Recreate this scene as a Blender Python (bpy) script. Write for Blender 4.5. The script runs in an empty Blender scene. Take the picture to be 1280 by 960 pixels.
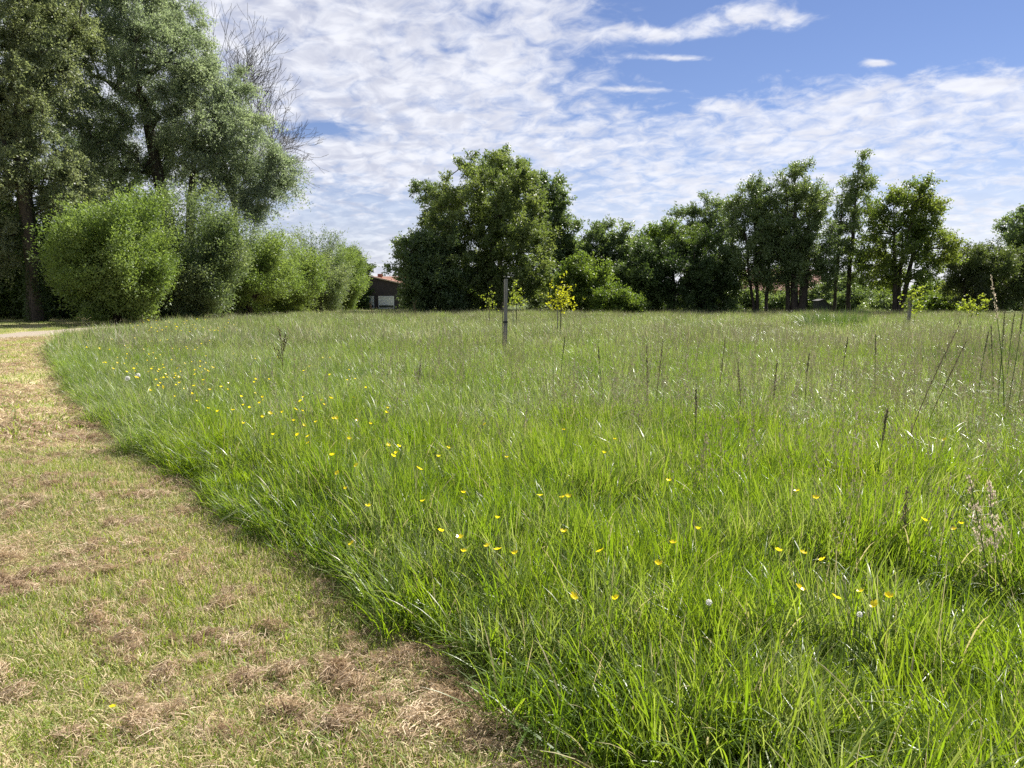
import bpy, math, random
import numpy as np
from mathutils import Vector

random.seed(7)
RNG = np.random.default_rng(7)
R = math.radians
sc = bpy.context.scene
COL = sc.collection

# ------------------------------------------------------------------ camera
EYE = 1.55
PITCH = R(6.4)
F = 962.0                      # focal length in pixels of the 1280 wide photograph
cam_d = bpy.data.cameras.new('camera')
cam = bpy.data.objects.new('camera', cam_d)
COL.objects.link(cam)
cam.location = (0, 0, EYE)
cam.rotation_euler = (R(90) - PITCH, 0, 0)
cam_d.sensor_width = 36.0
cam_d.lens = 36.0 * F / 1280.0
cam_d.clip_start = 0.05
cam_d.clip_end = 6000
sc.camera = cam

# ------------------------------------------------------------------ sun, sky, exposure
SUN_AZ = 43.0                  # degrees to the right of the view direction (+Y)
SUN_EL = 47.0
sun_d = bpy.data.lights.new('sun', 'SUN')
sun_d.energy = 5.0
sun_d.angle = R(0.53)
sun_d.color = (1.0, 0.955, 0.87)
sun = bpy.data.objects.new('sun', sun_d)
COL.objects.link(sun)
sdir = Vector((math.sin(R(SUN_AZ)) * math.cos(R(SUN_EL)), math.cos(R(SUN_AZ)) * math.cos(R(SUN_EL)), math.sin(R(SUN_EL))))
sun.rotation_euler = (-sdir).to_track_quat('-Z', 'Y').to_euler()
sun.location = sdir * 100

world = bpy.data.worlds.new('World')
sc.world = world
world.use_nodes = True


class NG:
    """small helper to write node trees"""
    def __init__(self, tree):
        self.t = tree
        tree.nodes.clear()

    def n(self, typ, **kw):
        nd = self.t.nodes.new(typ)
        for k, v in kw.items():
            setattr(nd, k, v)
        return nd

    def link(self, a, b):
        self.t.links.new(a, b)

    def put(self, sock, v):
        if hasattr(v, 'is_linked') or isinstance(v, bpy.types.NodeSocket):
            self.t.links.new(v, sock)
        else:
            sock.default_value = v

    def m(self, op, a, b=None, c=None, clamp=False):
        nd = self.n('ShaderNodeMath', operation=op, use_clamp=clamp)
        self.put(nd.inputs[0], a)
        if b is not None: self.put(nd.inputs[1], b)
        if c is not None: self.put(nd.inputs[2], c)
        return nd.outputs[0]

    def step(self, v, lo, hi, a=0.0, b=1.0):
        nd = self.n('ShaderNodeMapRange', interpolation_type='SMOOTHSTEP')
        self.put(nd.inputs[0], v)
        for i, q in enumerate((lo, hi, a, b)):
            self.put(nd.inputs[1 + i], q)
        return nd.outputs[0]

    def noise(self, vec, scale, detail=4, rough=0.55, dist=0.0, lac=2.0):
        nd = self.n('ShaderNodeTexNoise')
        nd.inputs['Scale'].default_value = scale
        nd.inputs['Detail'].default_value = detail
        nd.inputs['Roughness'].default_value = rough
        nd.inputs['Distortion'].default_value = dist
        nd.inputs['Lacunarity'].default_value = lac
        if vec is not None: self.link(vec, nd.inputs['Vector'])
        return nd.outputs['Fac']

    def mix(self, f, a, b):
        nd = self.n('ShaderNodeMix', data_type='RGBA')
        self.put(nd.inputs[0], f)
        self.put(nd.inputs[6], a if not isinstance(a, tuple) else (*a[:3], 1))
        self.put(nd.inputs[7], b if not isinstance(b, tuple) else (*b[:3], 1))
        return nd.outputs[2]

    def comb(self, x, y, z=0.0):
        nd = self.n('ShaderNodeCombineXYZ')
        for i, q in enumerate((x, y, z)):
            self.put(nd.inputs[i], q)
        return nd.outputs[0]


SKY_STRENGTH = 0.05
g = NG(world.node_tree)
tc = g.n('ShaderNodeTexCoord')
sky = g.n('ShaderNodeTexSky', sky_type='NISHITA')
sky.sun_disc = False
sky.sun_elevation = R(SUN_EL)
sky.sun_rotation = R(SUN_AZ)
sky.air_density = 1.0
sky.dust_density = 0.0
sky.ozone_density = 5.0
sep = g.n('ShaderNodeSeparateXYZ')
g.link(tc.outputs['Generated'], sep.inputs[0])
zz = g.m('ADD', g.m('MAXIMUM', sep.outputs[2], 0.0), 0.25)
u = g.m('DIVIDE', sep.outputs[0], zz)          # position on a flat cloud layer one unit up
v = g.m('DIVIDE', sep.outputs[1], zz)
uv = g.comb(u, v)
# altocumulus: small cells in rows, torn by larger noise
rowv = g.comb(g.m('ADD', u, g.m('MULTIPLY', v, 0.30)), g.m('SUBTRACT', v, g.m('MULTIPLY', u, 0.15)))
cells = g.noise(rowv, 15.0, 6, 0.58, 0.6)
big = g.noise(uv, 1.7, 4, 0.55, 0.3)
fine = g.noise(uv, 5.0, 6, 0.62, 0.5)
ub = g.m('ADD', u, g.m('MULTIPLY', g.m('SUBTRACT', big, 0.5), 0.5))
vb = g.m('ADD', v, g.m('MULTIPLY', g.m('SUBTRACT', fine, 0.5), 0.32))
# the open blue part of the sky on the sun's side
lim = g.m('SUBTRACT', 2.17, g.m('MULTIPLY', u, 0.38))
clear = g.m('MULTIPLY', g.step(ub, 0.0, 0.46), g.step(g.m('SUBTRACT', lim, vb), -0.08, 0.24))
# lower coverage far out over the left horizon
gap = g.m('MULTIPLY', g.step(v, 2.2, 2.8), g.step(u, 0.4, -0.4))


def blob(cu, cv, ru, rv, amt):
    a = g.m('POWER', g.m('DIVIDE', g.m('SUBTRACT', u, cu), ru), 2)
    b = g.m('POWER', g.m('DIVIDE', g.m('SUBTRACT', v, cv), rv), 2)
    return g.m('MULTIPLY', g.m('EXPONENT', g.m('MULTIPLY', g.m('ADD', a, b), -1.0)), amt)


calm = g.step(v, 2.4, 3.4, 1.0, 0.35)
cov = g.m('MULTIPLY', g.m('ADD', 0.5, g.m('MULTIPLY', g.m('SUBTRACT', cells, 0.5), calm)), 0.62)
cov = g.m('ADD', cov, g.m('MULTIPLY', fine, 0.40))
cov = g.m('ADD', cov, g.m('MULTIPLY', big, 0.30))
cov = g.m('SUBTRACT', cov, g.m('MULTIPLY', clear, 0.42))
cov = g.m('SUBTRACT', cov, g.m('MULTIPLY', gap, 0.10))
puff = g.m('ADD', 0.35, g.m('MULTIPLY', g.noise(uv, 15.0, 5, 0.6, 0.3), 1.3))
for bb in ((0.50, 1.61, 0.12, 0.055, 0.50), (0.42, 1.64, 0.08, 0.04, 0.25), (0.30, 1.69, 0.11, 0.033, 0.44), (0.37, 1.776, 0.10, 0.016, 0.34), (0.29, 1.92, 0.10, 0.016, 0.30), (1.02, 1.787, 0.06, 0.026, 0.46),
           (0.47, 1.515, 0.12, 0.03, 0.40), (0.80, 1.737, 0.036, 0.015, 0.36), (-0.53, 2.115, 0.10, 0.055, -0.34)):
    cov = g.m('ADD', cov, g.m('MULTIPLY', blob(*bb), puff))
cov = g.m('ADD', cov, g.step(u, 0.25, -0.3, 0.0, 0.07))
alpha = g.step(cov, 0.43, 0.80)
alpha = g.m('MULTIPLY', alpha, 0.93)
hz = g.step(sep.outputs[2], 0.0, 0.22, 0.8, 0.0)       # veil of far cloud low over the horizon
alpha = g.m('MAXIMUM', alpha, hz)
thick = g.step(g.noise(rowv, 13.0, 5, 0.55, 0.6), 0.32, 0.68)
side = g.step(u, -0.5, 0.3)
thick = g.m('MULTIPLY', thick, g.m('SUBTRACT', 1.0, g.m('MULTIPLY', side, 0.55)))
ccol = g.mix(thick, (0.82, 0.83, 0.88), (0.54, 0.56, 0.66))
skyc = g.n('ShaderNodeVectorMath', operation='SCALE')
g.link(sky.outputs[0], skyc.inputs[0])
skyc.inputs[3].default_value = SKY_STRENGTH
ccs = g.n('ShaderNodeVectorMath', operation='SCALE')
g.link(ccol, ccs.inputs[0])
CLOUD_GAIN = 0.46
ccs.inputs[3].default_value = CLOUD_GAIN
skt = g.n('ShaderNodeMix', data_type='RGBA', blend_type='MULTIPLY')
skt.inputs[0].default_value = 1.0
g.link(skyc.outputs[0], skt.inputs[6]); skt.inputs[7].default_value = (0.80, 0.70, 0.78, 1)
fin = g.mix(alpha, skt.outputs[2], ccs.outputs[0])
bg = g.n('ShaderNodeBackground')
g.link(fin, bg.inputs[0])
bg.inputs[1].default_value = 1.0
out = g.n('ShaderNodeOutputWorld')
g.link(bg.outputs[0], out.inputs[0])
world.cycles.sampling_method = 'MANUAL'
world.cycles.sample_map_resolution = 512

sc.view_settings.view_transform = 'Standard'
sc.view_settings.look = 'None'
sc.view_settings.exposure = 1.38
sc.view_settings.gamma = 1.0
sc.view_settings.use_curve_mapping = False
sc.cycles.max_bounces = 8
sc.cycles.diffuse_bounces = 2
sc.cycles.glossy_bounces = 2
sc.cycles.transmission_bounces = 3
sc.cycles.transparent_max_bounces = 4
sc.cycles.sample_clamp_indirect = 4.0
sc.cycles.use_denoising = False


# ------------------------------------------------------------------ helpers
def at(px, py, z=0.0):
    """world point at height z seen at pixel (px, py) of the photograph"""
    a, b = px - 640.0, 480.0 - py
    d = Vector((a, F * math.cos(PITCH) + b * math.sin(PITCH), -F * math.sin(PITCH) + b * math.cos(PITCH)))
    t = (z - EYE) / d.z
    return d.x * t, d.y * t


def X(px, dist):
    return (px - 640.0) / F * dist


def Z(py, dist):
    return EYE + (372.0 - py) / F * dist


def ter(x, y):
    """height of the ground"""
    x = np.asarray(x, float); y = np.asarray(y, float)
    return 0.035 * np.sin(x * 0.31 + 1.3) * np.sin(y * 0.27 + 0.4) + 0.02 * np.sin(x * 0.9 + y * 0.7) * np.sin(y * 1.1 - 0.5 * x)


def tag(o, label=None, cat=None, group=None, kind=None):
    if label: o['label'] = label
    if cat: o['category'] = cat
    if group: o['group'] = group
    if kind: o['kind'] = kind
    return o


def empty(name, loc):
    o = bpy.data.objects.new(name, None)
    o.empty_display_size = 0.2
    o.location = loc
    COL.objects.link(o)
    return o


def np_mesh(name, verts, faces, mat=None, attrs=None, smooth=False, mats=None, midx=None):
    """faces: (n,3) or (n,4) array, or list of such arrays"""
    if not isinstance(faces, (list, tuple)): faces = [faces]
    faces = [np.asarray(f, np.int32) for f in faces if len(f)]
    me = bpy.data.meshes.new(name)
    verts = np.ascontiguousarray(verts, np.float32)
    me.vertices.add(len(verts))
    me.vertices.foreach_set('co', verts.ravel())
    tot = sum(f.size for f in faces)
    npoly = sum(len(f) for f in faces)
    me.loops.add(tot)
    me.loops.foreach_set('vertex_index', np.concatenate([f.ravel() for f in faces]))
    me.polygons.add(npoly)
    sizes = np.concatenate([np.full(len(f), f.shape[1], np.int32) for f in faces])
    starts = np.concatenate([[0], np.cumsum(sizes)[:-1]]).astype(np.int32)
    me.polygons.foreach_set('loop_start', starts)
    for m_ in (mats or ([mat] if mat else [])):
        me.materials.append(m_)
    if midx is not None:
        me.polygons.foreach_set('material_index', np.asarray(midx, np.int32))
    me.polygons.foreach_set('use_smooth', np.full(npoly, bool(smooth)))
    for k, arr in (attrs or {}).items():
        a = me.attributes.new(k, 'FLOAT', 'POINT')
        a.data.foreach_set('value', np.ascontiguousarray(arr, np.float32))
    me.update(calc_edges=True)
    me.validate()
    return me


def obj(name, me, parent=None, loc=None):
    o = bpy.data.objects.new(name, me)
    COL.objects.link(o)
    if parent is not None: o.parent = parent
    if loc is not None: o.location = loc
    return o


def unit(a):
    return a / np.maximum(np.linalg.norm(a, axis=-1, keepdims=True), 1e-9)


class MB:
    """collects shapes into one mesh"""
    def __init__(self):
        self.v, self.q, self.t, self.n = [], [], [], 0

    def add(self, v, q=None, t=None):
        v = np.asarray(v, float).reshape(-1, 3)
        if q is not None and len(q): self.q.append(np.asarray(q, int).reshape(-1, 4) + self.n)
        if t is not None and len(t): self.t.append(np.asarray(t, int).reshape(-1, 3) + self.n)
        self.v.append(v); self.n += len(v)
        return self

    def box(self, x0, x1, y0, y1, z0, z1):
        v = [(x0, y0, z0), (x1, y0, z0), (x1, y1, z0), (x0, y1, z0), (x0, y0, z1), (x1, y0, z1), (x1, y1, z1), (x0, y1, z1)]
        return self.add(v, [(0, 3, 2, 1), (4, 5, 6, 7), (0, 1, 5, 4), (1, 2, 6, 5), (2, 3, 7, 6), (3, 0, 4, 7)])

    def tube(self, pts, rad, sides=6, cap=True):
        pts = np.asarray(pts, float); n = len(pts)
        rad = np.broadcast_to(np.asarray(rad, float), (n,))
        tan = unit(np.gradient(pts, axis=0))
        ref = np.array([0.31, 0.87, 0.2]) if abs(tan[0, 2]) > 0.7 else np.array([0.1, 0.05, 1.0])
        s = unit(np.cross(tan, ref)); w = np.cross(s, tan)
        ang = np.arange(sides) * 2 * np.pi / sides
        ring = pts[:, None] + rad[:, None, None] * (np.cos(ang)[None, :, None] * s[:, None] + np.sin(ang)[None, :, None] * w[:, None])
        i = np.arange(n - 1)[:, None] * sides; k = np.arange(sides)[None]; k2 = (k + 1) % sides
        q = np.stack([i + k, i + k2, i + sides + k2, i + sides + k], -1).reshape(-1, 4)
        v = ring.reshape(-1, 3); t = None
        if cap:
            v = np.concatenate([v, pts[[-1]], pts[[0]]])
            a = np.arange(sides); b = (a + 1) % sides; o = (n - 1) * sides
            t = np.concatenate([np.stack([o + a, o + b, np.full(sides, n * sides)], -1), np.stack([b, a, np.full(sides, n * sides + 1)], -1)])
        return self.add(v, q, t)

    def mesh(self, name, mat, smooth=False, attrs=None):
        f = ([np.concatenate(self.q)] if self.q else []) + ([np.concatenate(self.t)] if self.t else [])
        return np_mesh(name, np.concatenate(self.v), f, mat, attrs, smooth)

    def build(self, name, mat, parent=None, smooth=False, loc=None):
        return obj(name, self.mesh(name, mat, smooth), parent, loc)


def segments_mesh(name, p0, p1, r0, r1, mat, sides=5):
    """tapered rods for all limbs of a tree at once"""
    d = unit(p1 - p0)
    ref = np.where(np.abs(d[:, 2:3]) > 0.8, np.array([[1.0, 0.2, 0]]), np.array([[0, 0.1, 1.0]]))
    s = unit(np.cross(d, ref)); w = np.cross(s, d)
    ang = np.arange(sides) * 2 * np.pi / sides
    c = np.cos(ang)[None, :, None]; q = np.sin(ang)[None, :, None]
    ra = p0[:, None] + r0[:, None, None] * (c * s[:, None] + q * w[:, None])
    e = p1 + d * (r1[:, None] * 0.6)
    rb = e[:, None] + r1[:, None, None] * (c * s[:, None] + q * w[:, None])
    v = np.concatenate([ra, rb], 1).reshape(-1, 3)
    i = np.arange(len(p0))[:, None] * 2 * sides; k = np.arange(sides)[None]; k2 = (k + 1) % sides
    f = np.stack([i + k, i + k2, i + sides + k2, i + sides + k], -1).reshape(-1, 4)
    return np_mesh(name, v, f, mat, None, True)


def leaf_mesh(name, P, D, L, W, mat, rng, quad=False, rnd=None):
    """many leaf-sized faces"""
    n = len(P)
    L = np.broadcast_to(L, (n,))[:, None]; W = np.broadcast_to(W, (n,))[:, None]
    s = unit(np.cross(D, rng.normal(size=(n, 3))))
    if quad:
        nn = np.cross(D, s)
        v = np.stack([P, P + D * L * 0.45 + s * W * 0.5, P + D * L - nn * L * 0.12, P + D * L * 0.45 - s * W * 0.5], 1).reshape(-1, 3)
        f = np.arange(n * 4).reshape(-1, 4); k = 4
    else:
        v = np.stack([P - s * W * 0.5, P + s * W * 0.5 + D * L * 0.25, P + D * L], 1).reshape(-1, 3)
        f = np.arange(n * 3).reshape(-1, 3); k = 3
    if rnd is None: rnd = rng.random(n)
    return np_mesh(name, v, f, mat, {'rnd': np.repeat(rnd, k)})


# ------------------------------------------------------------------ materials
def mat_leaf(name, c0, c1, c2=None, trans=0.42, rough=0.5, spec=0.25, wscale=0.25, tint=None):
    m = bpy.data.materials.new(name); m.use_nodes = True
    g = NG(m.node_tree)
    at_ = g.n('ShaderNodeAttribute', attribute_name='rnd')
    geo = g.n('ShaderNodeNewGeometry')
    col = g.mix(at_.outputs['Fac'], c0, c1)
    if c2 is not None:
        nz = g.step(g.noise(geo.outputs['Position'], wscale, 2, 0.5), 0.42, 0.66)
        col = g.mix(g.m('MULTIPLY', nz, 0.75), col, c2)
    trans = min(0.55, trans * 1.2)
    p = g.n('ShaderNodeBsdfPrincipled')
    g.link(col, p.inputs['Base Color'])
    p.inputs['Roughness'].default_value = rough
    p.inputs['Specular IOR Level'].default_value = spec
    t = g.n('ShaderNodeBsdfTranslucent')
    tcol = g.n('ShaderNodeMix', data_type='RGBA', blend_type='MULTIPLY')
    tcol.inputs[0].default_value = 1.0
    g.link(col, tcol.inputs[6]); tcol.inputs[7].default_value = (*(tint or (1.45, 1.45, 0.7)), 1)
    g.link(tcol.outputs[2], t.inputs[0])
    mx = g.n('ShaderNodeMixShader'); mx.inputs[0].default_value = trans
    g.link(p.outputs[0], mx.inputs[1]); g.link(t.outputs[0], mx.inputs[2])
    o = g.n('ShaderNodeOutputMaterial'); g.link(mx.outputs[0], o.inputs[0])
    return m


def mat_plain(name, c0, c1, scale=6.0, rough=0.85, spec=0.2, bump=0.0, stretch=(1, 1, 1), detail=5):
    m = bpy.data.materials.new(name); m.use_nodes = True
    g = NG(m.node_tree)
    geo = g.n('ShaderNodeTexCoord')
    mp = g.n('ShaderNodeMapping'); mp.inputs['Scale'].default_value = stretch
    g.link(geo.outputs['Object'], mp.inputs[0])
    nz = g.noise(mp.outputs[0], scale, detail, 0.6)
    col = g.mix(g.step(nz, 0.32, 0.68), c0, c1)
    p = g.n('ShaderNodeBsdfPrincipled')
    g.link(col, p.inputs['Base Color'])
    p.inputs['Roughness'].default_value = rough
    p.inputs['Specular IOR Level'].default_value = spec
    if bump:
        b = g.n('ShaderNodeBump'); b.inputs['Strength'].default_value = bump; b.inputs['Distance'].default_value = 0.05
        g.link(nz, b.inputs['Height']); g.link(b.outputs[0], p.inputs['Normal'])
    o = g.n('ShaderNodeOutputMaterial'); g.link(p.outputs[0], o.inputs[0])
    return m


def mat_grass(name, c_dark, c_light, c_pale, trans=0.5, rough=0.34, spec=0.5, base=None, pscale=0.35, pale=0.5, dry=None, dryamt=0.0, tint=(2.0, 1.85, 0.5)):
    """blades: colour varies per blade, per tuft and in patches over the ground; tips slightly yellower"""
    m = bpy.data.materials.new(name); m.use_nodes = True
    g = NG(m.node_tree)
    rn = g.n('ShaderNodeAttribute', attribute_name='rnd')
    hh = g.n('ShaderNodeAttribute', attribute_name='hgt')
    oi = g.n('ShaderNodeAttribute', attribute_type='INSTANCER', attribute_name='tone')
    geo = g.n('ShaderNodeNewGeometry')
    n1 = g.step(g.noise(geo.outputs['Position'], pscale, 3, 0.55), 0.34, 0.66)
    n2 = g.step(g.noise(geo.outputs['Position'], pscale * 3.7, 2, 0.5), 0.38, 0.66)
    f = g.m('ADD', g.m('MULTIPLY', rn.outputs['Fac'], 0.45), g.m('ADD', g.m('MULTIPLY', oi.outputs['Fac'], 0.28), g.m('MULTIPLY', n1, 0.27)))
    col = g.mix(f, c_dark, c_light)
    pf = g.m('MULTIPLY', g.m('MULTIPLY', n2, g.step(rn.outputs['Fac'], 0.35, 0.8)), pale)
    col = g.mix(pf, col, c_pale)
    df = 0.0
    if dry is not None:
        df = g.m('MULTIPLY', g.step(rn.outputs['Fac'], 1.0 - dryamt, 1.0 - dryamt + 0.02), 0.9)
        col = g.mix(df, col, dry)
    if base is not None:
        col = g.mix(g.step(hh.outputs['Fac'], 0.28, 0.0), col, base)
    p = g.n('ShaderNodeBsdfPrincipled')
    g.link(col, p.inputs['Base Color'])
    p.inputs['Roughness'].default_value = rough
    p.inputs['Specular IOR Level'].default_value = spec
    t = g.n('ShaderNodeBsdfTranslucent')
    tcol = g.n('ShaderNodeMix', data_type='RGBA', blend_type='MULTIPLY')
    tcol.inputs[0].default_value = 1.0
    g.link(col, tcol.inputs[6]); tcol.inputs[7].default_value = (*tint, 1)
    g.link(g.mix(g.m('MAXIMUM', df, pf), tcol.outputs[2], col), t.inputs[0])
    mx = g.n('ShaderNodeMixShader'); mx.inputs[0].default_value = trans
    g.link(p.outputs[0], mx.inputs[1]); g.link(t.outputs[0], mx.inputs[2])
    o = g.n('ShaderNodeOutputMaterial'); g.link(mx.outputs[0], o.inputs[0])
    return m


M = {}
M['bark'] = mat_plain('bark', (0.032, 0.027, 0.022), (0.075, 0.064, 0.050), 9, 0.9, 0.15, 0.6, (1, 1, 0.25))
M['bark_grey'] = mat_plain('bark_grey', (0.07, 0.065, 0.06), (0.16, 0.15, 0.135), 9, 0.9, 0.15, 0.5, (1, 1, 0.3))
M['willow'] = mat_leaf('willow_leaf', (0.080, 0.132, 0.036), (0.17, 0.240, 0.070), (0.20, 0.265, 0.095), 0.38, 0.5, 0.3)
M['willow_grey'] = mat_leaf('willow_grey_leaf', (0.075, 0.115, 0.050), (0.16, 0.21, 0.115), (0.21, 0.25, 0.16), 0.38, 0.5, 0.3)
M['silver'] = mat_leaf('silver_leaf', (0.15, 0.19, 0.125), (0.28, 0.32, 0.24), (0.30, 0.34, 0.24), 0.42, 0.45, 0.35, tint=(1.25, 1.35, 0.85))
M['khaki'] = mat_leaf('khaki_leaf', (0.11, 0.145, 0.08), (0.24, 0.27, 0.165), (0.20, 0.235, 0.13), 0.42, 0.45, 0.35, tint=(1.3, 1.3, 0.8))
M['field'] = mat_leaf('field_maple_leaf', (0.082, 0.122, 0.042), (0.155, 0.200, 0.070), (0.185, 0.225, 0.082), 0.36, 0.45, 0.35)
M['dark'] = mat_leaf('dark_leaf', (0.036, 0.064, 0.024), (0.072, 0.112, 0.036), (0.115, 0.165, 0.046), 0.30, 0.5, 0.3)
M['ash'] = mat_leaf('ash_leaf', (0.078, 0.122, 0.054), (0.142, 0.195, 0.082), (0.16, 0.215, 0.092), 0.36, 0.42, 0.4)
M['alder'] = mat_leaf('alder_leaf', (0.080, 0.122, 0.054), (0.145, 0.195, 0.080), (0.16, 0.21, 0.088), 0.32, 0.45, 0.35)
M['young'] = mat_leaf('young_maple_leaf', (0.072, 0.115, 0.028), (0.125, 0.170, 0.040), (0.17, 0.205, 0.05), 0.42, 0.45, 0.35)
M['bright'] = mat_leaf('bright_shrub_leaf', (0.075, 0.125, 0.026), (0.125, 0.18, 0.036), (0.14, 0.19, 0.04), 0.42, 0.45, 0.35)
M['gold'] = mat_leaf('golden_leaf', (0.30, 0.34, 0.03), (0.44, 0.45, 0.04), None, 0.5, 0.45, 0.3, tint=(1.2, 1.15, 0.6))
M['lime'] = mat_leaf('lime_leaf', (0.18, 0.24, 0.04), (0.28, 0.32, 0.06), None, 0.5, 0.45, 0.3, tint=(1.3, 1.3, 0.6))
M['far'] = mat_leaf('far_leaf', (0.07, 0.10, 0.06), (0.10, 0.135, 0.08), None, 0.3, 0.5, 0.3)
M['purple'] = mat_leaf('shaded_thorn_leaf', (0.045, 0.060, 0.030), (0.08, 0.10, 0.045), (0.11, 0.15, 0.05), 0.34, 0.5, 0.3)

# ------------------------------------------------------------------ the ground
EDGE_PX = [(372, 718), (262, 640), (187, 582), (150, 545), (110, 512), (86, 485), (70, 458)]
edge = [(3.0, -1.5), (1.35, 0.6), (0.55, 1.75)]
edge += [at(690, 975), at(600, 905), at(505, 806), at(440, 757)] + [at(*p) for p in EDGE_PX]
edge += [(-12.4, 20.5), (-14.4, 24.3), (-15.6, 28.5), (-16.2, 34.0), (-16.0, 41.0), (-14.6, 50.0), (-12.0, 72.0), (-10.5, 92.0)]
EDGE = np.array(edge)
# resample smoothly
tt = np.concatenate([[0], np.cumsum(np.linalg.norm(np.diff(EDGE, axis=0), axis=1))])
ts = np.linspace(0, tt[-1], 260)
EDGE = np.stack([np.interp(ts, tt, EDGE[:, 0]), np.interp(ts, tt, EDGE[:, 1])], 1)
for _ in range(3):
    EDGE[1:-1] = 0.25 * EDGE[:-2] + 0.5 * EDGE[1:-1] + 0.25 * EDGE[2:]


def edge_dist(x, y):
    """distance from the mown edge: positive inside the meadow"""
    p = np.stack([np.asarray(x, float).ravel(), np.asarray(y, float).ravel()], 1)
    res = np.full(len(p), 1e9); sg = np.ones(len(p))
    a = EDGE[:-1]; b = EDGE[1:]; ab = b - a; L2 = (ab ** 2).sum(1)
    for k0 in range(0, len(p), 20000):
        q = p[k0:k0 + 20000]
        t = np.clip(((q[:, None] - a[None]) * ab[None]).sum(-1) / L2[None], 0, 1)
        d2 = ((a[None] + t[..., None] * ab[None] - q[:, None]) ** 2).sum(-1)
        i = d2.argmin(1)
        r = q - a[i]
        cr = ab[i, 0] * r[:, 1] - ab[i, 1] * r[:, 0]
        res[k0:k0 + 20000] = np.sqrt(d2[np.arange(len(q)), i])
        sg[k0:k0 + 20000] = np.where(cr < 0, 1.0, -1.0)
    return (res * sg).reshape(np.shape(x))


PATH = np.array([(-34, 17), (-25, 22), (-19.6, 27.5), (-20.2, 34), (-21.0, 40), (-19.4, 48), (-17, 60), (-15, 92)], float)
tt = np.concatenate([[0], np.cumsum(np.linalg.norm(np.diff(PATH, axis=0), axis=1))])
ts = np.linspace(0, tt[-1], 120)
PATH = np.stack([np.interp(ts, tt, PATH[:, 0]), np.interp(ts, tt, PATH[:, 1])], 1)
for _ in range(12):
    PATH[1:-1] = 0.25 * PATH[:-2] + 0.5 * PATH[1:-1] + 0.25 * PATH[2:]


def path_dist(x, y):
    p = np.stack([np.asarray(x, float).ravel(), np.asarray(y, float).ravel()], 1)
    d = np.full(len(p), 1e9)
    for c in PATH:
        d = np.minimum(d, np.hypot(p[:, 0] - c[0], p[:, 1] - c[1]))
    return d.reshape(np.shape(x))


def grid(xs, ys, zf):
    gx, gy = np.meshgrid(xs, ys)
    v = np.stack([gx, gy, zf(gx, gy)], -1).reshape(-1, 3)
    nx, ny = len(xs), len(ys)
    i = (np.arange(ny - 1)[:, None] * nx + np.arange(nx - 1)[None]).ravel()
    return v, np.stack([i, i + 1, i + nx + 1, i + nx], 1)


def mat_ground():
    m = bpy.data.materials.new('meadow_soil'); m.use_nodes = True
    g = NG(m.node_tree)
    geo = g.n('ShaderNodeNewGeometry')
    a = g.noise(geo.outputs['Position'], 0.5, 4, 0.6)
    b = g.noise(geo.outputs['Position'], 14, 5, 0.7)
    col = g.mix(g.step(a, 0.35, 0.65), (0.055, 0.085, 0.022), (0.095, 0.115, 0.035))
    col = g.mix(g.m('MULTIPLY', g.step(b, 0.45, 0.7), 0.7), col, (0.085, 0.065, 0.035))
    p = g.n('ShaderNodeBsdfPrincipled'); g.link(col, p.inputs['Base Color']); p.inputs['Roughness'].default_value = 0.95
    p.inputs['Specular IOR Level'].default_value = 0.1
    o = g.n('ShaderNodeOutputMaterial'); g.link(p.outputs[0], o.inputs[0])
    return m


def mat_mown():
    m = bpy.data.materials.new('mown_turf'); m.use_nodes = True
    g = NG(m.node_tree)
    geo = g.n('ShaderNodeNewGeometry'); P = geo.outputs['Position']
    a = g.noise(P, 0.9, 4, 0.6); b = g.noise(P, 7, 5, 0.7); c = g.noise(P, 45, 4, 0.7)
    col = g.mix(g.step(b, 0.35, 0.65), (0.26, 0.27, 0.09), (0.42, 0.34, 0.20))
    col = g.mix(g.m('MULTIPLY', g.step(a, 0.45, 0.68), 0.6), col, (0.48, 0.40, 0.26))
    col = g.mix(g.m('MULTIPLY', g.step(c, 0.5, 0.72), 0.7), col, (0.16, 0.12, 0.075))
    p = g.n('ShaderNodeBsdfPrincipled'); g.link(col, p.inputs['Base Color']); p.inputs['Roughness'].default_value = 0.95
    p.inputs['Specular IOR Level'].default_value = 0.1
    bu = g.n('ShaderNodeBump'); bu.inputs['Strength'].default_value = 0.7; bu.inputs['Distance'].default_value = 0.02
    g.link(c, bu.inputs['Height']); g.link(bu.outputs[0], p.inputs['Normal'])
    o = g.n('ShaderNodeOutputMaterial'); g.link(p.outputs[0], o.inputs[0])
    return m


xs = np.concatenate([[-1200, -700, -400, -250, -140], np.arange(-90, 90.1, 0.75), [140, 250, 400, 700, 1200]])
ys = np.concatenate([[-300, -160, -80, -30], np.arange(-12, 140.1, 0.75), [180, 300, 600, 1000, 1600]])
gv, gf = grid(xs, ys, lambda x, y: ter(x, y) * np.exp(-np.maximum(0, np.hypot(x, y) - 90) / 40) - 0.02)
ground = obj('ground', np_mesh('ground', gv, gf, mat_ground(), None, True))
tag(ground, kind='structure')

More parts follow.
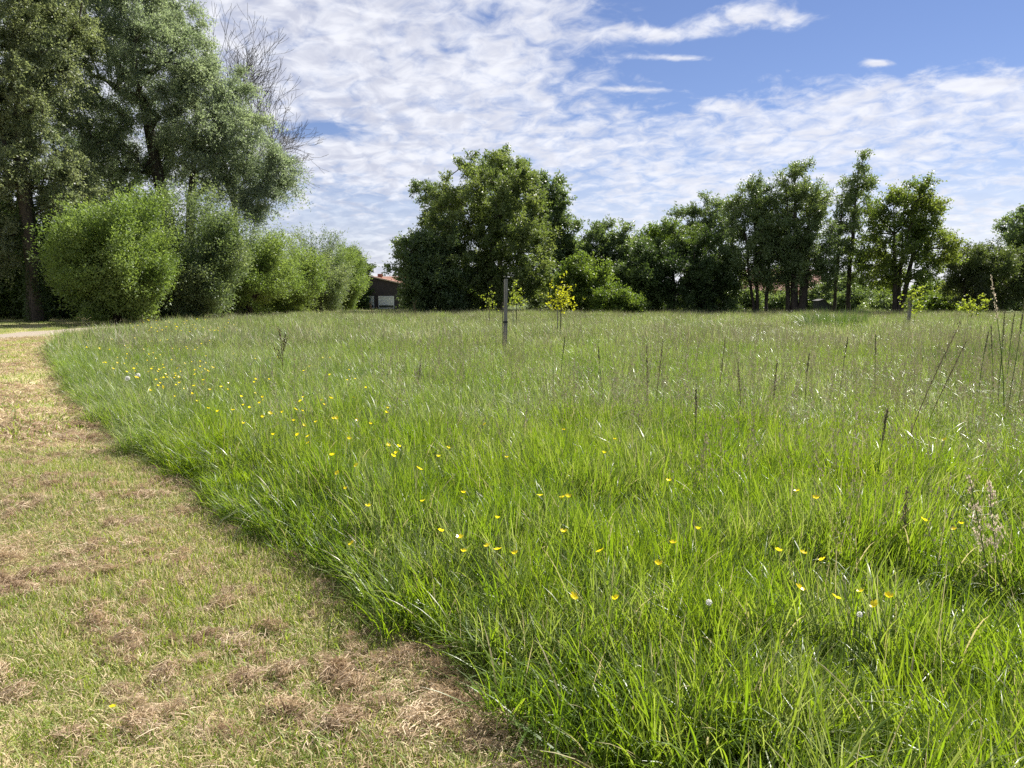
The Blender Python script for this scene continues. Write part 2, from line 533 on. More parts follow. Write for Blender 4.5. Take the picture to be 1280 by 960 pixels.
# mown strip: a sheet along the meadow's edge, just above the ground
lawn_x = np.concatenate([np.arange(-60, -14, 0.7), np.arange(-14, 4.01, 0.16)])
lawn_y = np.concatenate([np.arange(-8, 14, 0.16), np.arange(14, 95, 0.7)])
gv, gf = grid(lawn_x, lawn_y, lambda x, y: ter(x, y) + 0.004 + 0.008 * np.sin(x * 5.1 + y * 3.3) * np.sin(y * 4.7 - x * 2.9))
ed = edge_dist(gv[:, 0], gv[:, 1])
keep = (ed[gf] < 0.18).any(1)
used = np.unique(gf[keep]); remap = np.full(len(gv), -1); remap[used] = np.arange(len(used))
lawn = obj('mown_strip', np_mesh('mown_strip', gv[used], remap[gf[keep]], mat_mown(), None, True))
tag(lawn, kind='structure')

# gravel path with a slightly ragged border
M['gravel'] = mat_plain('gravel', (0.20, 0.165, 0.125), (0.33, 0.285, 0.23), 30, 0.95, 0.1, 0.5)
pt = unit(np.gradient(PATH, axis=0)); pn = np.stack([-pt[:, 1], pt[:, 0]], 1)
kk = np.arange(len(PATH)); cols = np.linspace(-1, 1, 9)
hw = 1.55 + 0.12 * np.sin(kk * 0.9) + 0.08 * np.sin(kk * 2.3)
pv = PATH[:, None] + pn[:, None] * (cols[None, :, None] * hw[:, None, None])
pz = ter(pv[..., 0], pv[..., 1]) + 0.016 + 0.035 * (1 - cols[None] ** 2)
pv = np.concatenate([pv, pz[..., None]], -1).reshape(-1, 3)
i = (np.arange(len(PATH) - 1)[:, None] * 9 + np.arange(8)[None]).ravel()
path = obj('path', np_mesh('path', pv, np.stack([i, i + 9, i + 10, i + 1], 1), M['gravel'], None, True))
tag(path, kind='structure')


# ------------------------------------------------------------------ trees
def skeleton(nodes, clumps, rng, step=0.55, tip=0.012, power=2.25, up=0.25, minr=0.0):
    """grow limbs from a trunk (list of points) to every clump; returns segments with tapering radii"""
    P = [np.array(p, float) for p in nodes]
    par = [-1] + list(range(len(P) - 1))
    axis = P[0][:2]
    base_n = len(P)
    order = np.argsort(np.linalg.norm(clumps - np.array([axis[0], axis[1], nodes[-1][2] * 0.55]), axis=1))
    arr = np.zeros((len(clumps) * 12 + base_n + 10, 3)); arr[:base_n] = P
    n = base_n
    lo = max(1, base_n // 3)
    tips = []
    for ci in order:
        c = clumps[ci]
        d = np.linalg.norm(arr[lo:n] - c, axis=1)
        pen = np.maximum(0, arr[lo:n, 2] - c[2]) * 1.3            # limbs rather rise than fall
        k = lo + int(np.argmin(d + pen))
        a = arr[k].copy(); L = np.linalg.norm(c - a)
        m = min(10, max(1, int(L / step)))
        mid = (a + c) / 2 - np.array([0, 0, -up * L * 0.2]) + rng.normal(size=3) * L * 0.06
        prev = k
        for j in range(1, m + 1):
            t = j / m
            q = (1 - t) ** 2 * a + 2 * t * (1 - t) * mid + t * t * c + (rng.normal(size=3) * 0.05 if j < m else 0)
            if n >= len(arr): break
            arr[n] = q; par.append(prev); prev = n; n += 1
        tips.append(prev)
    arr = arr[:n]; par = np.array(par)
    r = np.zeros(n); acc = np.zeros(n)
    for k in range(n - 1, -1, -1):
        rr = max(acc[k], tip ** power)
        r[k] = rr ** (1 / power)
        if par[k] >= 0: acc[par[k]] += rr
    r = np.maximum(r, minr)
    ch = np.arange(1, n)
    return arr[par[ch]], arr[ch], np.minimum(r[par[ch]], r[ch] * 1.5 + 0.01), r[ch]


def sample_lobes(lobes, n, rng, shell=0.5):
    lob = np.array(lobes, float)
    w = (lob[:, 3] * lob[:, 4] * lob[:, 5]) ** 0.72; w /= w.sum()
    k = rng.choice(len(lob), n, p=w)
    d = unit(rng.normal(size=(n, 3)))
    rad = shell + (1 - shell) * rng.random(n) ** 0.7
    rad *= 1 + 0.10 * rng.normal(size=n)
    p = lob[k, :3] + d * rad[:, None] * lob[k, 3:6]
    return p, unit(d * np.array([1, 1, 1]) + np.array([0, 0, 0.35])), k


def crown_leaves(clumps, outd, rng, twigs=10, per=20, tl=0.8, size=0.17, wid=0.09, droop=0.15, spread=0.8, jit=0.09, updir=0.2, tlf=1.15):
    nc = len(clumps)
    tl *= tlf; size *= 0.95; wid *= 0.95; per = int(per * 1.2)
    s = np.repeat(clumps, twigs, 0); o = np.repeat(outd, twigs, 0)
    n = len(s)
    d = unit(o * 0.75 + rng.normal(size=(n, 3)) * spread * 0.75 + np.array([0, 0, updir]))
    L = tl * (0.45 + 0.9 * rng.random(n))
    s = s + rng.normal(size=(n, 3)) * 0.16 - d * (L * 0.3)[:, None]
    t = rng.random((n, per)) ** 0.8
    p = s[:, None] + d[:, None] * (t * L[:, None])[..., None]
    p[..., 2] -= droop * (t ** 2) * L[:, None]
    p = p + rng.normal(size=p.shape) * jit
    D = unit(d[:, None] * 0.6 + rng.normal(size=p.shape) * 0.75 + np.array([0, 0, -0.15]))
    p = p.reshape(-1, 3); D = D.reshape(-1, 3)
    sz = size * (0.65 + 0.7 * rng.random(len(p)))
    rnd = np.clip(np.repeat(rng.random(nc), twigs * per) * 0.5 + rng.random(len(p)) * 0.5, 0, 1)
    return p, D, sz, sz * wid / size, rnd


def broad_tree(name, label, base, lobes, leaf, bark='bark', nclump=200, twigs=10, per=20, tl=0.8, size=0.17, wid=0.10, trunk_top=None,
               trunk_r=0.16, stems=None, shell=0.32, seed=1, group=None, droop=0.15, spread=0.8, cat='tree', tip=0.013, updir=0.2, limbs='limbs', extra_lean=0.0):
    """lobes are (x, y, z, rx, ry, rz) from the tree's base"""
    rng = np.random.default_rng(seed)
    root = empty(name, (base[0], base[1], float(ter(base[0], base[1])) - 0.03))
    tag(root, label, cat, group)
    cl, od, k = sample_lobes(lobes, nclump, rng, shell)
    cl[:, 2] = np.maximum(cl[:, 2], 0.35)
    lob = np.array(lobes)
    top = trunk_top or (lob[:, 2].max() * 0.9)
    stems = stems or [(0, 0, lob[:, 0].mean() * 0.5, 0)]
    allseg = [[], [], [], []]
    which = np.zeros(len(cl), int)
    if len(stems) > 1:
        tops = np.array([(q[2], q[3]) for q in stems])
        which = np.argmin(((cl[:, None, :2] - tops[None]) ** 2).sum(-1), 1)
    for si, (bx, by, tx, ty) in enumerate(stems):
        m = 9
        tz = top * (1 - 0.07 * si)
        ts_ = np.linspace(0, 1, m)
        w = np.cumsum(rng.normal(size=(m, 2)) * 0.05, 0); w[0] = 0
        nodes = np.stack([bx + (tx - bx) * ts_ ** 1.2 + w[:, 0], by + (ty - by) * ts_ + w[:, 1], ts_ * tz], 1)
        c = cl[which == si]
        if len(c) == 0: c = cl[:1]
        seg = skeleton(nodes, c, rng, tip=tip)
        for q in range(4): allseg[q].append(seg[q])
    p0, p1, r0, r1 = [np.concatenate(q) for q in allseg]
    sc_ = trunk_r / max(r0.max(), 1e-4)
    big = np.maximum(r0, r1) / max(r0.max(), 1e-4)
    f = 1 + (sc_ - 1) * big ** 0.6
    r0 = r0 * f; r1 = r1 * f
    flare = np.exp(-np.maximum(p0[:, 2], 0) / 0.25) * 0.5
    r0 = r0 * (1 + flare)
    obj('trunk', segments_mesh('trunk', p0, p1, r0, r1, M[bark], 6), root)
    p, D, L, W, rnd = crown_leaves(cl, od, rng, twigs, per, tl, size, wid, droop, spread, updir=updir)
    ok = p[:, 2] > 0.12
    obj('crown', leaf_mesh('crown', p[ok], D[ok], L[ok], W[ok], M[leaf], rng, False, rnd[ok]), root)
    return root


def willow_meshes(rx, ry, h, z0, shoots, per, seed, leaf, size=0.17, wid=0.075):
    rng = np.random.default_rng(seed)
    n = shoots
    nb = 90                                           # shoots gather in bundles, so the crown has lit tufts and gaps
    bd = rng.normal(size=(nb, 3)); bd[:, 2] = np.abs(bd[:, 2]) - 1.25 * rng.random(nb); bd = unit(bd)
    bl = 1 + 0.11 * rng.normal(size=nb)
    kb = rng.integers(0, nb, n)
    d = unit(bd[kb] + rng.normal(size=(n, 3)) * 0.125)
    cz = z0 + (h - z0) * 0.30
    lump = bl[kb] * (1 + 0.06 * rng.normal(size=n)) * np.where(rng.random(n) < 0.07, 1.08 + 0.16 * rng.random(n), 1.0)
    fl = np.sqrt(np.clip(1 - d[:, 2] ** 2, 0, 1)) ** 0.55 / np.maximum(np.sqrt(np.clip(1 - d[:, 2] ** 2, 0, 1)), 0.2)   # fuller sides than a ball
    e = np.stack([d[:, 0] * rx * fl, d[:, 1] * ry * fl, np.where(d[:, 2] > 0, d[:, 2] * (h - cz), d[:, 2] * (cz + 0.25))], 1) * lump[:, None]
    e[:, :2] *= np.clip(1 + 0.55 * d[:, 2:3], 0.4, 1.0)
    e[:, 2] += cz
    e[:, 2] = np.maximum(e[:, 2], 0.15 + 0.3 * rng.random(n))
    s = np.stack([rng.normal(size=n) * 0.22, rng.normal(size=n) * 0.22, z0 + rng.random(n) * 0.35], 1)
    ctrl = s * 0.35 + e * 0.65; ctrl[:, 2] += 0.16 * np.linalg.norm(e - s, axis=1)
    ctrl[:, :2] -= (e - s)[:, :2] * 0.15
    t = (0.28 + 0.72 * rng.random((n, per)) ** 0.75)[..., None]
    p = (1 - t) ** 2 * s[:, None] + 2 * t * (1 - t) * ctrl[:, None] + t * t * e[:, None]
    tg = unit(2 * (1 - t) * (ctrl - s)[:, None] + 2 * t * (e - ctrl)[:, None])
    side = rng.normal(size=p.shape)
    p = p + side * 0.12 * (0.6 + t)
    D = unit(tg * 0.55 + rng.normal(size=p.shape) * 0.75)
    p = p.reshape(-1, 3); D = D.reshape(-1, 3)
    ok = p[:, 2] > 0.25; p = p[ok]; D = D[ok]
    sz = size * (0.6 + 0.8 * rng.random(len(p)))
    rnd = (np.repeat(0.5 * rng.random(nb)[kb] + 0.5 * rng.random(n), per)[ok] * 0.55 + rng.random(len(p)) * 0.45)
    crown = leaf_mesh('crown', p, D, sz, sz * wid / size, M[leaf], rng, False, rnd)
    b = MB()
    zt = np.linspace(0, z0 + 0.35, 8)
    rr = np.array([0.36, 0.30, 0.27, 0.26, 0.27, 0.30, 0.36, 0.22])
    b.tube(np.stack([0.04 * np.sin(zt * 2), 0.05 * np.cos(zt * 1.7), zt], 1), rr, 10)
    trunk = b.mesh('trunk', M['bark'], True)
    b = MB()
    for q in rng.choice(n, min(n, 150), replace=False):
        t = np.linspace(0, 1, 6)[:, None]
        c = (1 - t) ** 2 * s[q] + 2 * t * (1 - t) * ctrl[q] + t * t * e[q]
        b.tube(c, np.linspace(0.028, 0.006, 6), 4, False)
    shoots_m = b.mesh('shoots', M['bark'], True)
    return crown, trunk, shoots_m


def willow(label, px, dist, wpx, toppx, leaf, seed, shoots=900, per=80, deep=1.0, size=0.15):
    h = Z(toppx, dist); r = wpx / F * dist / 2 * 0.88
    x = X(px, dist)
    root = empty('pollard_willow', (x, dist, float(ter(x, dist)) - 0.03))
    tag(root, label, 'tree', 'row of pollard willows beside the path')
    c, t, s = willow_meshes(r, r * deep, h, min(1.3, h * 0.19), shoots, per, seed, leaf, size)
    obj('trunk', t, root); obj('crown', c, root); obj('shoots', s, root)
    return root


willow('large round bright green willow bush at the left, nearest of the row by the path', 147, 45, 158, 246, 'willow', 3, 1500, 110, 1.0)
willow('tall grey-green willow right behind the large round one nearest the path', 246, 51, 138, 247, 'willow_grey', 5, 1300, 90)
willow('yellow-green willow third along the row, between two greyer willows', 312, 61, 136, 284, 'willow', 8, 1100, 80)
willow('small yellow-green willow fourth along the row, in front of a silvery one', 358, 69, 108, 298, 'willow', 13, 900, 75)
willow('silvery green willow second from the house end of the row', 400, 76, 100, 293, 'willow_grey', 21, 900, 75)
willow('bright green willow last in the row, beside the dark house', 431, 86, 66, 308, 'willow', 34, 900, 70)


# --- the tall trees at the left
def lobes_px(base_px, dist, items):
    """each item: (px, py, rx_px, rz_px, depth offset m, ry m or None) as seen in the photograph -> lobes round the tree's base"""
    bx = X(base_px, dist); out_ = []
    for it in items:
        px, py, rx, rz = it[:4]
        dy = it[4] if len(it) > 4 else 0.0
        d = dist + dy
        rxm = rx / F * d; rzm = rz / F * d
        ry = it[5] if len(it) > 5 and it[5] else (rxm + rzm) / 2
        out_.append((X(px, d) - bx, dy, Z(py, d), rxm, ry, rzm))
    return out_


d = 60
broad_tree('white_willow_tree', 'huge silvery green willow tree reaching past the top of the picture at the left', (X(232, d), d),
           lobes_px(232, d, [(170, -30, 75, 90, 0, 5), (125, 70, 85, 90, 0, 5), (215, 85, 60, 80, -2, 4), (262, 150, 50, 60, -1, 3.5), (190, 175, 70, 55, 1, 4), (318, 195, 42, 38, 0, 2.6),
                                   (290, 235, 45, 26, 0, 2.4), (335, 240, 28, 30, 0, 2), (105, 170, 60, 55, 0, 4), (245, 195, 60, 40, 2, 3), (332, 266, 30, 14, 0, 1.6), (358, 210, 20, 24, 0, 1.6), (350, 238, 22, 18, 0, 1.5), (300, 160, 36, 40, 0, 2.4), (210, 10, 45, 60, 0, 3), (230, 60, 30, 60, 0, 3), (285, 195, 50, 40, 0, 3), (258, 75, 30, 40, 0, 2.4), (288, 120, 30, 36, 0, 2.4), (325, 165, 28, 26, 0, 2), (240, 30, 26, 36, 0, 2.4), (350, 205, 22, 26, 0, 1.6), (60, 20, 70, 90, 2, 4), (150, 230, 60, 40, 2, 3)]),
           'silver', 'bark', 800, 20, 28, 1.75, 0.16, 0.075, trunk_top=19, trunk_r=0.45, seed=11, shell=0.25, droop=0.6, spread=1.0, stems=[(0, 0, -2.5, 0), (0.3, 0.3, 1.6, 0.5)], tip=0.018)
d = 50
broad_tree('broadleaf_tree', 'tall khaki-green tree with a dark ivy trunk at the left edge of the picture', (X(48, d), d),
           lobes_px(48, d, [(10, 40, 90, 80, 0, 5), (-60, 130, 90, 100, 0, 5), (40, 130, 70, 60, 0, 4), (30, 205, 60, 40, -1, 3), (95, 60, 50, 60, 1, 4), (100, 235, 45, 38, 1, 3), (-40, 250, 60, 60, 0, 3.5), (60, -40, 90, 60, 0, 5),
                            (20, 290, 34, 46, 0.5, 2)]),
           'khaki', 'bark', 520, 16, 28, 1.45, 0.16, 0.09, trunk_top=17, trunk_r=0.42, seed=12, shell=0.3, droop=0.5, spread=0.95, tip=0.016)
ivy_tree = [o for o in COL.objects if o.get('label', '').startswith('tall khaki-green')][0]
rv = np.random.default_rng(77)
ni = 9000
zi = 0.1 + 9.5 * rv.random(ni) ** 1.2; ai = rv.random(ni) * 6.283
ri = (0.42 - 0.02 * zi) * (0.95 + 0.5 * rv.random(ni) * (1 + 0.6 * np.sin(ai * 2 + zi)))
pi_ = np.stack([np.cos(ai) * ri - 0.035 * zi, np.sin(ai) * ri, zi], 1)
di = unit(np.stack([np.cos(ai), np.sin(ai), np.full(ni, -0.9)], 1) + rv.normal(size=(ni, 3)) * 0.5)
obj('ivy', leaf_mesh('ivy', pi_, di, 0.10 + 0.07 * rv.random(ni), 0.09, M['dark'], rv), ivy_tree)
d = 66
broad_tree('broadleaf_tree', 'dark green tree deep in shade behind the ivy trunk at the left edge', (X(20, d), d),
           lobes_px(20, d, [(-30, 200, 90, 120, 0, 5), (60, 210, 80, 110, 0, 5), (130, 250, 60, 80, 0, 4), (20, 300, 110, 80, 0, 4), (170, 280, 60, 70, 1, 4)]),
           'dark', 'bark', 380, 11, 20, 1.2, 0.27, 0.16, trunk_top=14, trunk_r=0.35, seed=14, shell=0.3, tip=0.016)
for q, (px, dd, top, wp, lab) in enumerate([
        (-20, 58, 318, 130, 'dark shaded understorey shrub at the far left edge behind the path'),
        (75, 58, 325, 110, 'dark shaded understorey shrub between the ivy trunk and the large round willow'),
        (205, 62, 322, 120, 'dark shaded understorey shrub behind the gap between the first two willows'),
        (-130, 54, 300, 130, 'dark shaded understorey shrub just outside the left edge of the view'),
        (285, 74, 335, 110, 'dark shaded understorey shrub behind the second and third willows'),
        (345, 84, 340, 90, 'dark shaded understorey shrub behind the third and fourth willows'),
        (395, 92, 343, 80, 'dark shaded understorey shrub behind the silvery willow near the house'),
        (430, 100, 346, 60, 'dark shaded understorey shrub behind the last willow of the row'),
        (130, 66, 300, 150, 'tall dark shaded understorey shrub behind the large round willow'),
        (20, 64, 290, 160, 'tall dark shaded understorey shrub behind the ivy trunk')]):
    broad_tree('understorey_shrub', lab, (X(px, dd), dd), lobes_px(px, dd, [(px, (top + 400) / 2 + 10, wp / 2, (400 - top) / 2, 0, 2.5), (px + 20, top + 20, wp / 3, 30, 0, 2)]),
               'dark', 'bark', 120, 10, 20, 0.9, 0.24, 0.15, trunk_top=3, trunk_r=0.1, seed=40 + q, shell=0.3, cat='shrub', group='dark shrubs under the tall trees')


def bare_tree(name, label, base, h, seed, spreads):
    rng = np.random.default_rng(seed)
    root = empty(name, (base[0], base[1], -0.03))
    tag(root, label, 'tree')
    S = [[], [], [], []]
    tw = [[], [], [], []]

    def grow(p, d_, L, r, depth):
        m = 4
        q = p.copy(); dd = d_.copy()
        for j in range(m):
            dd = unit(dd + rng.normal(size=3) * 0.10 + np.array([0, 0, 0.04]))
            e = q + dd * L / m
            ra = r * (1 - 0.4 * j / m); rb = r * (1 - 0.4 * (j + 1) / m)
            T = S if depth < 4 else tw
            T[0].append(q); T[1].append(e); T[2].append(ra); T[3].append(rb)
            q = e
            if depth >= 1 and j >= 1 and depth < 5 and rng.random() < 0.55:
                a = unit(dd + unit(np.cross(dd, rng.normal(size=3))) * (0.55 + 0.3 * rng.random()))
                grow(q.copy(), a, L * (0.55 + 0.2 * rng.random()), rb * 0.55, depth + 1)
        if depth < 6:
            for _ in range(2):
                a = unit(dd + unit(np.cross(dd, rng.normal(size=3))) * (0.30 + 0.25 * rng.random()))
                grow(q.copy(), a, L * (0.68 + 0.14 * rng.random()), r * 0.56, depth + 1)

    trunk = [np.array([0, 0, 0.0])]
    for z in np.linspace(0, h * 0.42, 8)[1:]:
        trunk.append(np.array([0.12 * math.sin(z * 0.6), 0.1 * math.cos(z), z]))
    for a, b, z in zip(trunk[:-1], trunk[1:], range(8)):
        S[0].append(a); S[1].append(b); S[2].append(0.30 - 0.015 * z); S[3].append(0.285 - 0.015 * z)
    for (dx, dy, dz, L, fr) in spreads:
        k = min(7, int(fr * 7))
        grow(trunk[k].copy(), unit(np.array([dx, dy, dz], float)), L, 0.14, 1)
    a = [np.array(q) for q in S]; b = [np.array(q) for q in tw]
    obj('trunk', segments_mesh('trunk', a[0], a[1], a[2], np.maximum(a[3], 0.016), M['bark_grey'], 6), root)
    obj('twigs', segments_mesh('twigs', b[0], b[1], np.maximum(b[2], 0.014), np.maximum(b[3], 0.011), M['bark_grey'], 3), root)
    return root


bare_tree('bare_tree', 'leafless grey tree with a fan of fine twigs behind the silvery willow', (X(302, 68), 68), 23, 5,
          [(0.1, 0.1, 1, 5.0, 1.0), (0.5, 0.2, 1, 4.4, 1.0), (-0.45, 0.1, 1, 4.8, 1.0), (0.8, -0.2, 0.8, 3.7, 1.0), (-0.15, -0.2, 1, 4.4, 0.9)])

# --- the group in the middle
d = 60
broad_tree('field_maple_tree', 'large domed mid-green tree standing tallest in the middle of the treeline', (X(612, d), d),
           lobes_px(612, d, [(612, 240, 62, 42, 0, 4), (575, 270, 42, 34, 0, 3), (648, 272, 40, 44, -1, 3), (620, 310, 70, 44, 0, 4), (655, 330, 38, 40, -1.5, 2.5), (580, 330, 50, 45, 0, 3.5), (672, 358, 22, 26, -1, 2), (600, 362, 80, 26, 0, 3), (640, 225, 28, 22, 0, 2)]),
           'field', 'bark', 470, 11, 24, 0.8, 0.155, 0.115, trunk_top=9, trunk_r=0.32, seed=21, shell=0.45)
broad_tree('hazel_tree', 'lower rounded green tree on the left flank of the large domed tree', (X(530, 58), 58),
           lobes_px(530, 58, [(522, 318, 32, 30, 0, 2.4), (548, 300, 26, 22, 0, 2), (522, 350, 24, 34, 0, 2.2), (550, 350, 38, 34, 0, 2.5), (542, 375, 40, 16, 0, 2)]),
           'ash', 'bark', 210, 10, 20, 0.75, 0.18, 0.13, trunk_top=5, trunk_r=0.14, seed=22, stems=[(0, 0, -0.8, 0), (0.3, 0.2, 0.7, 0.3)])
broad_tree('birch_tree', 'slender wispy birch rising behind the left shoulder of the domed tree', (X(540, 67), 67),
           lobes_px(540, 67, [(532, 236, 12, 14, 0, 1), (543, 255, 17, 24, 0, 1.4), (553, 290, 22, 30, 0, 1.6), (545, 330, 26, 36, 0, 2)]),
           'alder', 'bark_grey', 110, 9, 18, 0.9, 0.19, 0.12, trunk_top=10.5, trunk_r=0.13, seed=23, droop=0.5, spread=0.9)
broad_tree('ash_tree', 'tall open-crowned green tree rising behind the right shoulder of the domed tree', (X(682, 68), 68),
           lobes_px(682, 68, [(683, 235, 20, 18, 0, 1.5), (690, 270, 22, 32, 0, 2), (670, 260, 22, 30, 0, 1.8), (694, 310, 18, 30, 0, 2), (680, 345, 26, 30, 0, 2), (668, 228, 12, 12, 0, 1)]),
           'ash', 'bark_grey', 170, 10, 20, 0.9, 0.22, 0.13, trunk_top=11, trunk_r=0.2, seed=24)
broad_tree('oak_tree', 'dark treetop peeping over the crown of the domed tree', (X(626, 72), 72),
           lobes_px(626, 72, [(625, 206, 14, 14, 0, 1.2), (612, 222, 22, 16, 0, 2), (640, 225, 24, 20, 0, 2), (626, 255, 40, 30, 0, 2.5)]),
           'ash', 'bark', 100, 10, 18, 0.9, 0.24, 0.14, trunk_top=12.5, trunk_r=0.25, seed=25)
broad_tree('hawthorn_tree', 'green tree with a rounded top just right of the middle group, behind a pale shrub', (X(750, 68), 68),
           lobes_px(750, 68, [(742, 305, 34, 28, 0, 2.5), (775, 312, 26, 26, 0, 2.2), (720, 320, 20, 34, 0, 2), (755, 350, 50, 36, 0, 3)]),
           'ash', 'bark', 200, 10, 20, 0.85, 0.22, 0.14, trunk_top=6, trunk_r=0.16, seed=26)
broad_tree('field_shrub', 'bright green cone-topped shrub right of the domed tree', (X(728, 57), 57),
           lobes_px(728, 57, [(722, 345, 24, 28, 0, 1.8), (742, 355, 22, 30, 0, 1.8), (708, 360, 18, 26, 0, 1.5), (730, 378, 36, 16, 0, 1.8)]),
           'bright', 'bark', 140, 10, 20, 0.65, 0.16, 0.11, trunk_top=2.8, trunk_r=0.08, seed=27, cat='shrub', stems=[(0, 0, -0.6, 0), (0.2, 0, 0.6, 0)])
broad_tree('field_shrub', 'low pale green shrub in front of the dark hawthorn thicket', (X(768, 55), 55),
           lobes_px(768, 55, [(760, 372, 20, 16, 0, 1.3), (780, 378, 16, 13, 0, 1.2), (796, 384, 10, 8, 0, 0.9)]),
           'bright', 'bark', 70, 9, 18, 0.55, 0.16, 0.10, trunk_top=1.2, trunk_r=0.05, seed=28, cat='shrub')
broad_tree('yew_tree', 'broad very dark evergreen tree with layered boughs right of the pale shrub', (X(838, 60), 60),
           lobes_px(838, 60, [(855, 300, 28, 22, 0, 2), (825, 320, 36, 24, 0, 2.4), (880, 322, 34, 26, -0.5, 2.4), (840, 345, 66, 26, -0.5, 3), (800, 352, 30, 34, 0, 2.4), (890, 355, 34, 34, 0, 2.6), (845, 375, 80, 22, 0, 3)]),
           'dark', 'bark', 380, 11, 20, 0.85, 0.19, 0.10, trunk_top=5.4, trunk_r=0.22, seed=29, spread=0.55, updir=0.0, droop=0.2)
broad_tree('poplar_tree', 'light green treetop showing above the left end of the dark evergreen', (X(815, 76), 76),
           lobes_px(815, 76, [(812, 300, 26, 18, 0, 2), (830, 290, 16, 16, 0, 1.6), (800, 330, 36, 34, 0, 3)]),
           'bright', 'bark', 110, 9, 18, 0.9, 0.22, 0.14, trunk_top=8, trunk_r=0.15, seed=30)
broad_tree('pine_tree', 'open flat-topped tree with bare limbs showing behind the dark evergreen', (X(876, 72), 72),
           lobes_px(876, 72, [(880, 262, 26, 14, 0, 2), (852, 270, 16, 7, 0, 1.2), (892, 282, 24, 14, 0, 1.8), (868, 300, 26, 18, 0, 2), (900, 315, 20, 30, 0, 2)]),
           'alder', 'bark', 110, 9, 18, 0.8, 0.20, 0.11, trunk_top=9.5, trunk_r=0.2, seed=31)

# --- the group at the right
broad_tree('alder_tree', 'left alder of the right-hand group, bushy with several thin dark stems', (X(945, 59), 59),
           lobes_px(945, 59, [(943, 250, 22, 22, 0, 1.8), (922, 275, 20, 26, 0, 1.6), (950, 290, 36, 34, 0, 2.6), (930, 325, 36, 34, 0, 2.6), (965, 335, 30, 30, 0, 2.4), (910, 260, 10, 10, 0, 0.9)]),
           'alder', 'bark', 205, 10, 22, 0.85, 0.145, 0.10, trunk_top=8.5, trunk_r=0.13, seed=51, stems=[(-0.2, 0, -1.4, 0), (0.1, 0.2, -0.2, 0.5), (0.7, 0, 1.3, 0)])
broad_tree('alder_tree', 'thick-trunked alder in the centre of the right-hand group', (X(992, 58), 58),
           lobes_px(992, 58, [(990, 232, 22, 24, 0, 1.7), (1002, 262, 28, 30, 0, 2.2), (978, 280, 28, 34, 0, 2.2), (1008, 305, 32, 36, 0, 2.6), (980, 330, 34, 30, 0, 2.6), (1015, 345, 26, 20, 0, 2.2)]),
           'alder', 'bark', 205, 10, 22, 0.85, 0.145, 0.10, trunk_top=9.6, trunk_r=0.30, seed=52, stems=[(0, 0, -0.3, 0), (-0.4, 0.2, -1.0, 0.3), (0.35, 0, 0.9, 0)])
broad_tree('alder_tree', 'tall narrow alder with a spire-like airy top, highest of the right-hand group', (X(1056, 61), 61),
           lobes_px(1056, 61, [(1066, 207, 9, 13, 0, 0.8), (1062, 232, 20, 20, 0, 1.4), (1060, 262, 26, 24, 0, 1.7), (1048, 292, 24, 28, 0, 1.8), (1065, 325, 30, 30, 0, 2.2)]),
           'alder', 'bark', 110, 9, 19, 0.8, 0.16, 0.11, trunk_top=11.4, trunk_r=0.16, seed=53, stems=[(0.1, 0, 0.5, 0), (-0.9, 0.3, -0.6, 0.2)])
broad_tree('sycamore_tree', 'broad yellow-green tree with a rounded airy crown at the right of the group', (X(1118, 57), 57),
           lobes_px(1118, 57, [(1125, 245, 26, 20, 0, 1.8), (1100, 265, 24, 22, 0, 1.8), (1150, 275, 28, 26, 0, 1.9), (1120, 295, 40, 28, 0, 2.4), (1095, 320, 26, 34, 0, 2), (1160, 315, 24, 26, -0.5, 1.8), (1125, 340, 40, 28, 0, 2.4), (1176, 292, 12, 12, 0, 1)]),
           'young', 'bark', 195, 10, 18, 0.8, 0.155, 0.12, trunk_top=8.2, trunk_r=0.17, seed=54, stems=[(-0.2, 0, -0.7, 0), (0.3, 0.2, 1.4, 0.2), (0, -0.2, 0.3, 0)])
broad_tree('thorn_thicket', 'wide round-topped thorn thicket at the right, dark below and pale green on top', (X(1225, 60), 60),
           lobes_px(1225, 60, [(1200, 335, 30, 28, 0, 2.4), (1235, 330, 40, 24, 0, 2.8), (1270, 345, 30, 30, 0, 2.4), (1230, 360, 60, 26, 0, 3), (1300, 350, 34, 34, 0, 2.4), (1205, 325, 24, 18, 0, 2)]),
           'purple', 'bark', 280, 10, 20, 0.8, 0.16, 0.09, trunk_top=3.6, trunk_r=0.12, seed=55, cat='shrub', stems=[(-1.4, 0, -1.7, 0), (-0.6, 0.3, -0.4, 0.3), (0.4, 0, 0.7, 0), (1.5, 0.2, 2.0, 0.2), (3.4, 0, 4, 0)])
broad_tree('broadleaf_tree', 'dark rounded tree cut by the right edge of the picture', (X(1282, 72), 72),
           lobes_px(1282, 72, [(1270, 288, 26, 24, 0, 2.4), (1300, 280, 34, 32, 0, 2.8), (1290, 325, 50, 34, 0, 3.2)]),
           'ash', 'bark', 190, 10, 20, 0.95, 0.22, 0.14, trunk_top=8, trunk_r=0.2, seed=56)
broad_tree('far_tree', 'greyish rounded tree far off behind the last willow', (X(442, 130), 130),
           lobes_px(442, 130, [(440, 336, 17, 22, 0, 2.5), (452, 350, 12, 20, 0, 2)]),
           'far', 'bark', 110, 9, 18, 1.3, 0.4, 0.28, trunk_top=5, trunk_r=0.25, seed=57, shell=0.5)
